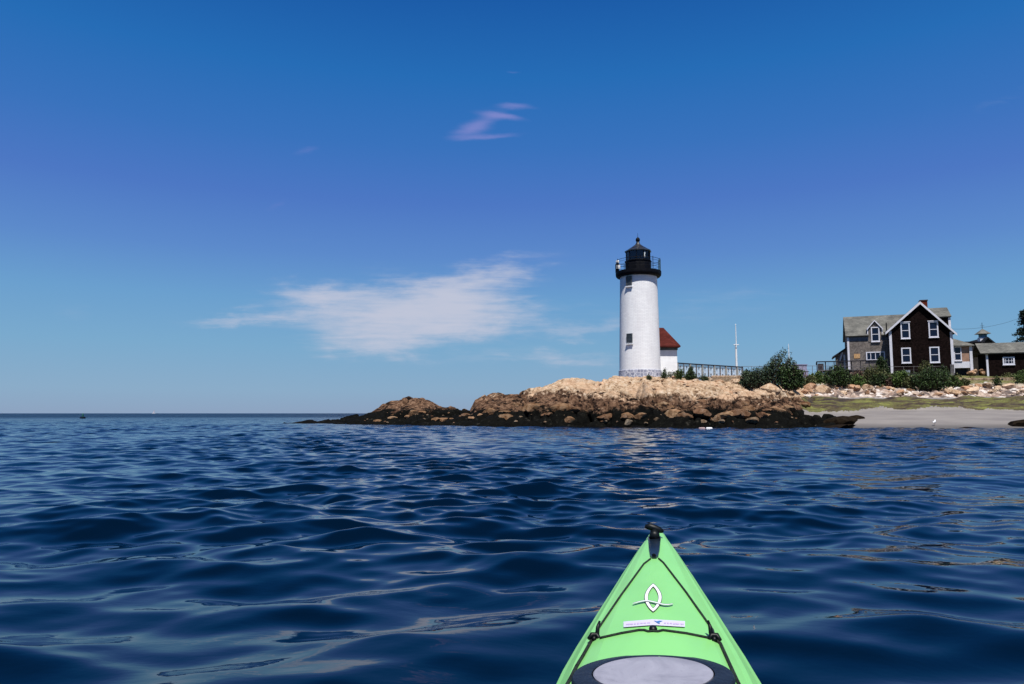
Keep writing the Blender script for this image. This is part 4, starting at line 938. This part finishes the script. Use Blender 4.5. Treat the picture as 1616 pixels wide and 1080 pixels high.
shrub('small_cedar', 'narrow dark cedar at the corner of lighthouse and annex', 'cedar tree', 1044, 1053, 580, 598, 68.3, M_LEAFD, 700, 20, size=.06, spiky=.2, topfn=lambda s: max(.3, 1-abs(s)))
shrub('small_cedar', 'tiny dark cedar in front of the lighthouse stone base', 'cedar tree', 1020, 1028, 589, 600, 67, M_LEAFD, 500, 21, size=.05, spiky=.2, topfn=lambda s: max(.3, 1-abs(s)))
shrub('small_cedar', 'squat dark cedar right of the little cedar among pale boulders', 'cedar tree', 1104, 1118, 593, 602, 67.5, M_LEAFD, 500, 22, size=.06)
shrub('bush', 'bright green weeds against the annex wall corner', 'bush', 1064, 1082, 585, 600, 69.5, M_LEAFM, 900, 23, size=.07)
shrub('bush', 'pale green weeds along the foot of the annex wall', 'bush', 1050, 1070, 586, 597, 69.8, M_LEAFY, 500, 24, size=.06)
for k, (a, b_, yt_, yb_, m_, lab) in enumerate([(1262,1290,594,610,M_LEAFY,'low yellowish scrub left of the deck, beside the dark rounded bush'),(1340,1368,594,612,M_LEAFM,'low green scrub in front of the reddish brown dry brush'),
    (1366,1412,592,611,M_LEAFD,'low dark scrub between the olive bush and the bright green bush'),(1424,1452,594,614,M_LEAFY,'low yellowish scrub between the bright green bush and the broad dark bush'),
    (1398,1425,597,612,M_DRYT,'low dry brown brush at the left foot of the bright green bush'),(1508,1532,600,611,M_LEAFY,'low yellowish grass tuft below the tan porch'),(1236,1262,600,614,M_LEAFM,'low green scrub at the foot of the windswept bush')]):
    shrub('scrub_bush', lab, 'bush', a, b_, yt_, yb_, 74, m_, 1500, 50+k, size=.09, spiky=.3)
# low scrub over the ground behind the rubble
g = np.random.default_rng(77); n = 30000
pxs = g.uniform(1262, 1700, n); Ys = g.uniform(71, 80, n); us = (pxs-808)*math.cos(TH)/F; Xs = us*Ys
dn_ = vnoise(Xs*.7, Ys*.7, 9); keep = (dn_ > .35) & ((pxs < 1500) | ((Ys > 76) & (dn_ > .5))); Xs, Ys, dn_ = Xs[keep], Ys[keep], dn_[keep]
Zs = height(Xs, Ys)+g.uniform(0, 1, len(Xs))*.9*(dn_-.2)
V, Fq = leaves(np.stack([Xs, Ys, Zs], -1), .085, g); o = npmesh('low_scrub', V, Fq, M_LEAFY, False); tag(o, 'low olive scrub and grass covering the ground between the bushes', 'scrub', kind='stuff')

# dark pine at the right edge
def pine(px, pyt, pyb, Y, seed):
    g = np.random.default_rng(seed); base = P(px, pyb, Y); H = P(px, pyt, Y).z-base.z; root = tag(empty('pine_tree', base), 'dark ragged pine tree behind the hut at the right edge', 'pine tree')
    tr = MB().tube([(0, 0, -1), (.1, 0, H*.5), (0, 0, H)], [.22, .15, .03], 8); cents = []
    for k in range(70):
        s_ = g.uniform(.22, 1); z = H*s_; ln = (1-s_)**.75*2.3*g.uniform(.5, 1.15)+.2; a = g.uniform(0, 6.28)
        d = np.array([math.cos(a), math.sin(a), -.08]); tip = np.array([0, 0, z])+d*ln
        if k % 2 == 0: tr.tube([(0, 0, z), tip], [.05, .015], 4)
        m_ = 150; q_ = g.uniform(.15, 1, m_); cents.append(np.array([0, 0, z])+d*ln*q_[:, None]+g.normal(size=(m_, 3))*np.array([.2, .2, .10]))
    V, Fq = leaves(np.concatenate(cents), .12, g); o = npmesh('crown', V, Fq, leafmat('dark pine needles', (.012, .028, .016), (.004, .009, .006)), False); o.parent = root
    tr.build('trunk', M_TWIG, root)
pine(1624, 491, 590, 96, 31)

# ------------------------------------------------------------------ far marks on the water
b0 = P(130.5, 660, 120); b0.z = 0; by = tag(empty('channel_buoy', b0), 'small dark green channel buoy floating near the horizon on the left', 'buoy')
M_BUOY = mat('green buoy paint', (.01, .09, .07), .5)
MB().lathe([(.25, -.2), (.42, .0), (.42, .25), (.3, .3)], 14).build('float', mat('dark wet buoy hull', (.008, .012, .02), .4), by, smooth='auto')
MB().lathe([(.14, .3), (.10, .8), (.05, .86)], 10).build('tower', M_BUOY, by, smooth='auto')
sb0 = P(243, 653, 1500); sb0.z = 0; sb = tag(empty('sailboat', sb0), 'tiny pale sailboat on the horizon left of the rocks', 'sailboat')
MB().add([(-3.5,-.8,0.2),(3.5,-.5,.2),(4.3,0,1.0),(3.5,.5,.2),(-3.5,.8,.2),(-3.8,-.9,1.1),(3.8,-.7,1.1),(3.8,.7,1.1),(-3.8,.9,1.1)], [(0,1,6,5),(1,2,6),(2,3,7),(3,4,8,7),(4,0,5,8),(5,6,2,7,8),(4,3,2,1,0)]).build('hull', M_WHITE, sb)
MB().add([(-2.6,0,1.6),(.6,0,1.6),(.6,0,7.5),(-2.6,.05,1.6),(.6,.05,1.6),(.6,.05,7.5)], [(0,1,2),(5,4,3),(0,3,4,1),(1,4,5,2),(2,5,3,0)]).build('sail', mat('lilac sailcloth', (.55, .48, .55)), sb)
MB().tube([(.65,0,.8),(.65,0,8)], .07, 6).build('mast', M_GREYW, sb)
f0 = P(1113, 679.5, 39); f0.z = .0; fl = tag(empty('mooring_float', f0), 'small white and pink float on the water in front of the rocks', 'float')
MB().tube([(-.34,0,.03),(-.3,0,.04),(-.04,0,.04),(0,0,.03)], [.03,.07,.07,.03], 10).build('pink_end', mat('faded pink foam', (.45, .33, .34)), fl, smooth=True)
MB().tube([(.04,0,.03),(.08,0,.04),(.34,0,.04),(.38,0,.03)], [.03,.07,.07,.03], 10).build('white_end', M_WHITE, fl, smooth=True)
# gull on the sand
gp = ghit(1475, 672); gl_ = tag(empty('gull', gp+Vector((0, 0, .06)), .8), 'white gull standing on the grey sand by the water', 'gull')
MB().tube([(-.20,0,.10),(-.12,0,.13),(0,0,.16),(.08,0,.18),(.12,0,.23),(.15,0,.27),(.19,0,.265),(.22,0,.25)], [.008,.035,.065,.06,.035,.032,.022,.004], 10).build('body', mat('white feathers', (.8, .8, .82)), gl_, smooth=True)
for s_ in (-1, 1):
    MB().tube([(.05, s_*.045, .18), (-.05, s_*.06, .17), (-.22, s_*.02, .12)], [.02, .035, .006], 8).build('wing', mat('pale grey feathers', (.6, .6, .64)), gl_, smooth=True)
    MB().tube([(.0, s_*.02, .12), (.0, s_*.02, -.05)], .006, 5).build('leg', mat('pinkish leg', (.5, .3, .25)), gl_)

# ------------------------------------------------------------------ kayak
KY = -math.atan(225/F*math.cos(TH))
FK = Frame((0, 0, 0), KY)
kk = tag(empty('kayak', (0, 0, 0), KY), 'lime green kayak bow with black deck rigging and round grey hatch pointing at the lighthouse', 'kayak')
def zs(y): return .235+.012*max(0, y-1.2)+.018*max(0, y-1.2)**2
def edge(px, py):
    z = .28
    for _ in range(20): x, y = FK.hitz(px, py, z); z = zs(y)
    return x, y
Lp = [edge(*p) for p in ((869.4,1080),(902,1020),(938,966),(979.6,903.7),(1005.6,867),(1021,847))]
Rp = [edge(*p) for p in ((1195,1080),(1156,1018),(1125,966),(1091,911.5),(1065,870),(1048,847))]
ys = sorted([p[1] for p in Rp]); TIPY = ys[-1]+.035
wy = [(y, ) for y in ys]
def wid(y):
    l = sorted(Lp, key=lambda p: p[1]); r = sorted(Rp, key=lambda p: p[1])
    a = -np.interp(y, [p[1] for p in l], [p[0] for p in l]); b = np.interp(y, [p[1] for p in r], [p[0] for p in r]); return float((a+b)/2)
y_near = ys[0]; w_near = wid(y_near); W_END = wid(ys[-1])
def halfw(y):
    if y > ys[-1]: return max(.012, W_END*math.sqrt(max(0, 1-((y-ys[-1])/(TIPY+.02-ys[-1]))**2)))
    if y > y_near: return wid(y)
    return float(np.interp(y, [-2.0, -1.4, -.6, .1, .7, y_near], [.02, .15, .27, .30, .28, w_near]))
def crown(y): return .012+.062*min(1, halfw(y)/.22)
FR = [(0, 1.0), (.18, .985), (.38, .90), (.60, .74), (.66, .66), (.80, .42), (.86, .36), (.95, .10), (1.0, 0.0)]
def zd(x, y):
    f = min(1, abs(x)/max(halfw(y), 1e-4)); return zs(y)+crown(y)*float(np.interp(f, [a for a, _ in FR], [b for _, b in FR]))
NY = 110; secs = []
yv = np.concatenate([np.linspace(-2.0, 1.0, 30), np.linspace(1.0, TIPY, 82)[1:]])
HULLF = [(1.0, -.012), (1.0, -.05), (.93, -.14), (.80, -.24), (.5, -.33), (0, -.37)]
V = []; row = None
for y in yv:
    hw_ = halfw(y); prof = [(-f*hw_, zs(y)+crown(y)*q_) for f, q_ in FR[::-1]]+[(f*hw_, zs(y)+crown(y)*q_) for f, q_ in FR[1:]]
    k_ = max(0.0, (y-2.2)/(TIPY-2.2)); hp = [(f*hw_*(1.02 if f == 1 else 1), zs(y)+dz*(1-.25*k_)) for f, dz in HULLF]
    prof = prof+hp+[(-x, z) for x, z in hp[:-1][::-1]]; row = len(prof)
    V += [(x, y, z) for x, z in prof]
nd = 2*len(FR)-1
Fd = []; Fh = []
for i in range(len(yv)-1):
    for j in range(row):
        j2 = (j+1) % row; f = (i*row+j, i*row+j2, (i+1)*row+j2, (i+1)*row+j)
        (Fd if j < nd-1 else Fh).append(f)
caps = [tuple(range(row)), tuple((len(yv)-1)*row+k for k in range(row-1, -1, -1))]
def kmat(name, c, rough=.34):
    m = bpy.data.materials.new(name); m.use_nodes = True; q = NT(m.node_tree); b = q.n['Principled BSDF']; co = q.node('ShaderNodeTexCoord').outputs['Object']
    n = q.noise(q.mapping(co, (1, .35, 1)), 5, 5, .6); sc_ = q.smooth(q.noise(q.mapping(co, (4, .8, 4), (0, 0, .3)), 22, 5, .75), .66, .72)
    cc = q.mix(q.smooth(n, .3, .7), tuple(v*.93 for v in c)+(1,), tuple(v*1.03 for v in c)+(1,)); cc = q.mix(q.math('MULTIPLY', sc_, .45), cc, (.45, .72, .45, 1))
    q.link(cc, b.inputs['Base Color']); q.put(b.inputs['Roughness'], q.math('ADD', rough-.06, q.math('MULTIPLY', q.noise(co, 40, 4, .7), .14)))
    bn = q.node('ShaderNodeBump'); bn.inputs['Strength'].default_value = .12; bn.inputs['Distance'].default_value = .002; q.link(q.noise(co, 90, 4, .6), bn.inputs['Height']); q.link(bn.outputs[0], b.inputs['Normal']); return m
M_KAY = kmat('lime green plastic', (.235, .60, .185))
dkb = MB(); dkb.add(V, Fd+[caps[0], caps[1]] if False else Fd); dkb.build('deck', M_KAY, kk, smooth='auto'); bpy.data.objects['deck'].data.set_sharp_from_angle(angle=math.radians(7))
hl = MB(); hl.add(V, Fh+caps); hl.build('hull', M_KAY, kk, smooth='auto')
def dhit(px, py, eps=0.0):
    z = .3
    for _ in range(25):
        x, y = FK.hitz(px, py, z); z = zd(x, y)+eps
    return Vector((x, y, z))
M_CORD = mat('black braided cord', (.008, .014, .010), .7, .4, .6, 60, .4, 120)
M_BLK = mat('black moulded plastic', (.003, .005, .007), .45, .22, .3, 12)
def rope(name, pix, r=.0031):
    pts = []
    for (a, b), (c, d) in zip(pix[:-1], pix[1:]):
        for k in range(8): s_ = k/8; pts.append(dhit(a+(c-a)*s_, b+(d-b)*s_, r*.8))
    pts.append(dhit(*pix[-1], r*.8)); return MB().tube(pts, r, 8).build(name, M_CORD, kk, smooth=True)
rope('deck_line', [(1026.5,882),(1016,890),(979.6,940),(943,994),(938,1006)])
rope('deck_line', [(1039.5,881.5),(1047,888),(1083,935),(1125,994.5),(1128,1007)])
rope('bungee_cord', [(947,1007),(979.6,999.6),(1008,994.6),(1017,994.6),(1023,996.5),(1030.7,996),(1038,996.5),(1046,994.6),(1083,999.6),(1119.6,1007)], .0032)
rope('deck_line', [(934,1010),(920,1035),(909.6,1052),(899,1073),(880,1108)], .0042)
rope('deck_line', [(1131,1011),(1137,1016),(1150,1045),(1163.7,1075),(1180,1108)], .0042)
for px, py, s_ in ((938, 1007, -1), (1127, 1008, 1)):   # deck fittings
    p = dhit(px, py, .004); q_ = MB(); 
    q_.tube([p+Vector((-.014, -.010, 0)), p+Vector((-.006, 0, .007)), p+Vector((.007, .002, .007)), p+Vector((.014, -.010, 0))], [.004, .007, .007, .004], 8)
    q_.tube([p+Vector((-s_*.006, 0, .0)), p+Vector((-s_*.008, .012, .024)), p+Vector((-s_*.012, .02, .036))], [.006, .005, .003], 6)
    q_.tube([p+Vector((.0, -.014, .0)), p+Vector((.0, .014, .003))], [.006, .005], 8)
    q_.build('deck_fitting', M_BLK, kk, smooth=True)
p = dhit(1030.7, 994.5, .002); MB().lathe([(.010, p.z-.004), (.010, p.z+.005), (.007, p.z+.009), (.002, p.z+.0095)], 14, (p.x, p.y)).build('deck_button', M_BLK, kk, smooth='auto')
# draped strips that follow the deck
def drape(name, outline, m, eps, n=None, parent=kk):
    pts = [dhit(a, b, eps) for a, b in outline]
    me = bpy.data.meshes.new(name); bm = bmesh.new(); vs = [bm.verts.new(p) for p in pts]; f = bm.faces.new(vs)
    bmesh.ops.triangulate(bm, faces=[f]); bm.normal_update()
    for f in bm.faces:
        if f.normal.z < 0: f.normal_flip()
    bm.to_mesh(me); bm.free(); return link(name, me, m, parent)
def strip(name, a_pts, b_pts, m, eps, closed=False):
    n = len(a_pts); vs = [dhit(*p, eps) for p in a_pts]+[dhit(*p, eps) for p in b_pts]; k = n if closed else n-1
    fs = [(i, (i+1) % n, n+(i+1) % n, n+i) for i in range(k)]
    o = MB().add(vs, fs).build(name, m, kk); 
    return o
# bow plate (dark recessed channel) and toggle
M_NAVY = mat('navy black plastic', (.006, .012, .022), .3, .5, .3, 12)
top = [(1022.5,847.5),(1023.5,856),(1024.3,868),(1026,878),(1029,880.5)]; rgt = [(1043,847.5),(1042,856),(1041,868),(1038.6,878),(1035.5,880.5)]
vsn = []; 
for (a, b) in zip(top, rgt):
    pa_, pb2 = dhit(*a, .004), dhit(*b, .004); vsn += [pa_, pa_.lerp(pb2, .5)+Vector((0, 0, -.001)), pb2]
fs = []
for i in range(4): fs += [(i*3, i*3+1, i*3+4, i*3+3), (i*3+1, i*3+2, i*3+5, i*3+4)]
bp = MB().add(vsn, fs).build('bow_plate', M_NAVY, kk)
so = bp.modifiers.new('thick', 'SOLIDIFY'); so.thickness = .006; so.offset = 0
pc_ = dhit(1032, 876, .010); MB().lathe([(.007, pc_.z-.004), (.007, pc_.z+.003), (.002, pc_.z+.005)], 10, (pc_.x, pc_.y)).build('bow_screw', M_BLK, kk)
pb3 = dhit(1033, 849, .004); tz = pb3.z+.016
MB().tube([pb3+Vector((0, -.01, 0)), pb3+Vector((0, .012, .012)), pb3+Vector((0, .02, .02))], [.022, .02, .018], 10).build('toggle_strap', M_BLK, kk, smooth=True)
tgl = MB(); c_ = pb3+Vector((0, .025, .030))
tgl.tube([c_+Vector((-.038, 0, .005)), c_+Vector((-.033, 0, .009)), c_+Vector((-.019, 0, .010)), c_+Vector((0, 0, .004)), c_+Vector((.020, 0, -.003)), c_+Vector((.033, 0, -.006)), c_+Vector((.037, 0, -.004))], [.003, .010, .014, .015, .013, .008, .003], 12)
tgl.build('carry_toggle', M_BLK, kk, smooth=True)
# hatch
zh = .316; hcx, hcy = FK.hitz(1031.5, 1066, zh); xo = FK.hitz(1161, 1066, zh)[0]-hcx; xi = FK.hitz(1124, 1066, zh)[0]-hcx
yt = FK.hitz(1032, 1030.5, zh)[1]-hcy; yi = FK.hitz(1032, 1038.8, zh+.008)[1]-hcy
def ell(name, rings, m, n=72):
    vs = []; fs = []
    for rx_, ry_, dz in rings:
        for k in range(n):
            a = 2*math.pi*k/n; x, y = FK.hitz(1031+rx_*math.cos(a), 1066.5-ry_*math.sin(a), zh); vs.append((x, y, zh+dz))
    for i in range(len(rings)-1):
        for k in range(n): fs.append((i*n+k, i*n+(k+1) % n, (i+1)*n+(k+1) % n, (i+1)*n+k))
    fs.append(tuple((len(rings)-1)*n+k for k in range(n)))
    return MB().add(vs, fs).build(name, m, kk, smooth='auto')
rim = ell('hatch_rim', [(129.5, 36.2, -.07), (129.5, 36.2, -.008), (127, 35.2, -.002), (120, 33, .0), (103, 29.6, .004), (97.5, 27.8, .003), (96, 27.3, -.004)], mat('black hatch rubber', (.010, .014, .024), .42, .5, .25, 10, .15, 60))
m = bpy.data.materials.new('scuffed grey hatch lid'); m.use_nodes = True; q = NT(m.node_tree); b = q.n['Principled BSDF']; co = q.node('ShaderNodeTexCoord').outputs['Object']
c = q.ramp(q.noise(co, 9, 7, .7, .6), [(.28, (.17, .17, .22, 1)), (.5, (.27, .27, .335, 1)), (.75, (.33, .33, .40, 1))])
c = q.mix(q.math('MULTIPLY', q.smooth(q.noise(q.mapping(co, (3, 1, 1), (0, 0, .6)), 45, 4, .7, 1.2), .64, .70), .6), c, (.07, .07, .10, 1)); q.link(c, b.inputs['Base Color']); b.inputs['Roughness'].default_value = .6
ell('hatch_lid', [(95, 27, -.02), (95, 27, .003), (93, 26.3, .005), (60, 17, .006), (20, 6, .0065)], m)
# cockpit coaming and cover under the camera (outside the photo)
coam = MB(); pts = [(.20*math.cos(a), -.25+.38*math.sin(a), .345) for a in np.linspace(0, 2*math.pi, 40)]; coam.tube(pts, .012, 8); coam.build('cockpit_coaming', M_BLK, kk, smooth=True)
cs = MB(); n = 40; cs.add([(.20*math.cos(2*math.pi*k/n), -.25+.38*math.sin(2*math.pi*k/n), .343) for k in range(n)]+[(0, -.25, .36)], [(k, (k+1) % n, n) for k in range(n)]); cs.build('spray_cover', mat('black neoprene', (.012, .012, .014), .8), kk, smooth=True)
# emblem: pointed oval crossed by a wave line
M_EMW = plain('white decal', (.80, .80, .84), .4); M_EMD = plain('dark decal outline', (.03, .05, .06), .5)
def vesica(cx, y0, y1, hw_, n=14):
    pts = []; 
    for k in range(n+1): s_ = k/n; pts.append((cx+hw_*math.sin(math.pi*s_)**.82, y0+(y1-y0)*s_))
    for k in range(n-1, 0, -1): s_ = k/n; pts.append((cx-hw_*math.sin(math.pi*s_)**.82, y0+(y1-y0)*s_))
    return pts
strip('emblem_outline', vesica(1030.8, 920.4, 966.0, 14.1), vesica(1030.8, 926.2, 959.8, 8.0), M_EMD, .0030, True)
strip('emblem', vesica(1030.8, 921.2, 965.2, 13.2), vesica(1030.8, 925.4, 960.6, 8.6), M_EMW, .0042, True)
wx = np.linspace(998.5, 1062, 26); wy_ = 951.2-3.0*np.sin((wx-998.5)/63.5*2*math.pi*.98-.5)
wt = .30+.45*np.sin((wx-998.5)/63.5*math.pi)**.5
strip('emblem_wave_outline', [(a, b-c_-.35) for a, b, c_ in zip(wx, wy_, wt)], [(a, b+c_+.4) for a, b, c_ in zip(wx, wy_, wt)], M_EMD, .0054)
strip('emblem_wave', [(a, b-c_) for a, b, c_ in zip(wx, wy_, wt)], [(a, b+c_) for a, b, c_ in zip(wx, wy_, wt)], M_EMW, .0066)
# narrow label strip with a blue bird and faint lettering
sx = np.linspace(984, 1081, 22); ytop = np.interp(sx, [984, 1030, 1081], [981.2, 977.3, 980.4]); ybot = np.interp(sx, [984, 1030, 1081], [990.0, 986.6, 989.6])
strip('deck_sticker', list(zip(sx, ytop)), list(zip(sx, ybot)), plain('pale lilac sticker', (.60, .58, .74), .4), .0035)
M_LIL = plain('faded pink print', (.52, .40, .60), .5); tx = MB(); rr_ = random.Random(4)
for x0_, x1_ in ((988, 1026), (1048, 1078)):
    x = x0_
    while x < x1_:
        wl_ = rr_.uniform(1.0, 2.0); yc = np.interp(x, [984, 1030, 1081], [985.6, 982.0, 985.0]); hh_ = rr_.uniform(.7, 1.2)
        vs = [dhit(x, yc-hh_, .0048), dhit(x+wl_, yc-hh_, .0048), dhit(x+wl_, yc+hh_, .0048), dhit(x, yc+hh_, .0048)]; tx.add(vs, [(3, 2, 1, 0)]); x += wl_+rr_.choice((.5, .5, 1.6))
tx.build('sticker_print', M_LIL, kk)
M_BIRD = plain('blue bird print', (.05, .16, .42), .5)
drape('sticker_bird', [(1031.5,979.2),(1036,980.6),(1041,979.6),(1046,980.2),(1041.5,981.4),(1040.5,983.2),(1042,984.6),(1038,983.6),(1035.5,981.8)], M_BIRD, .0048)
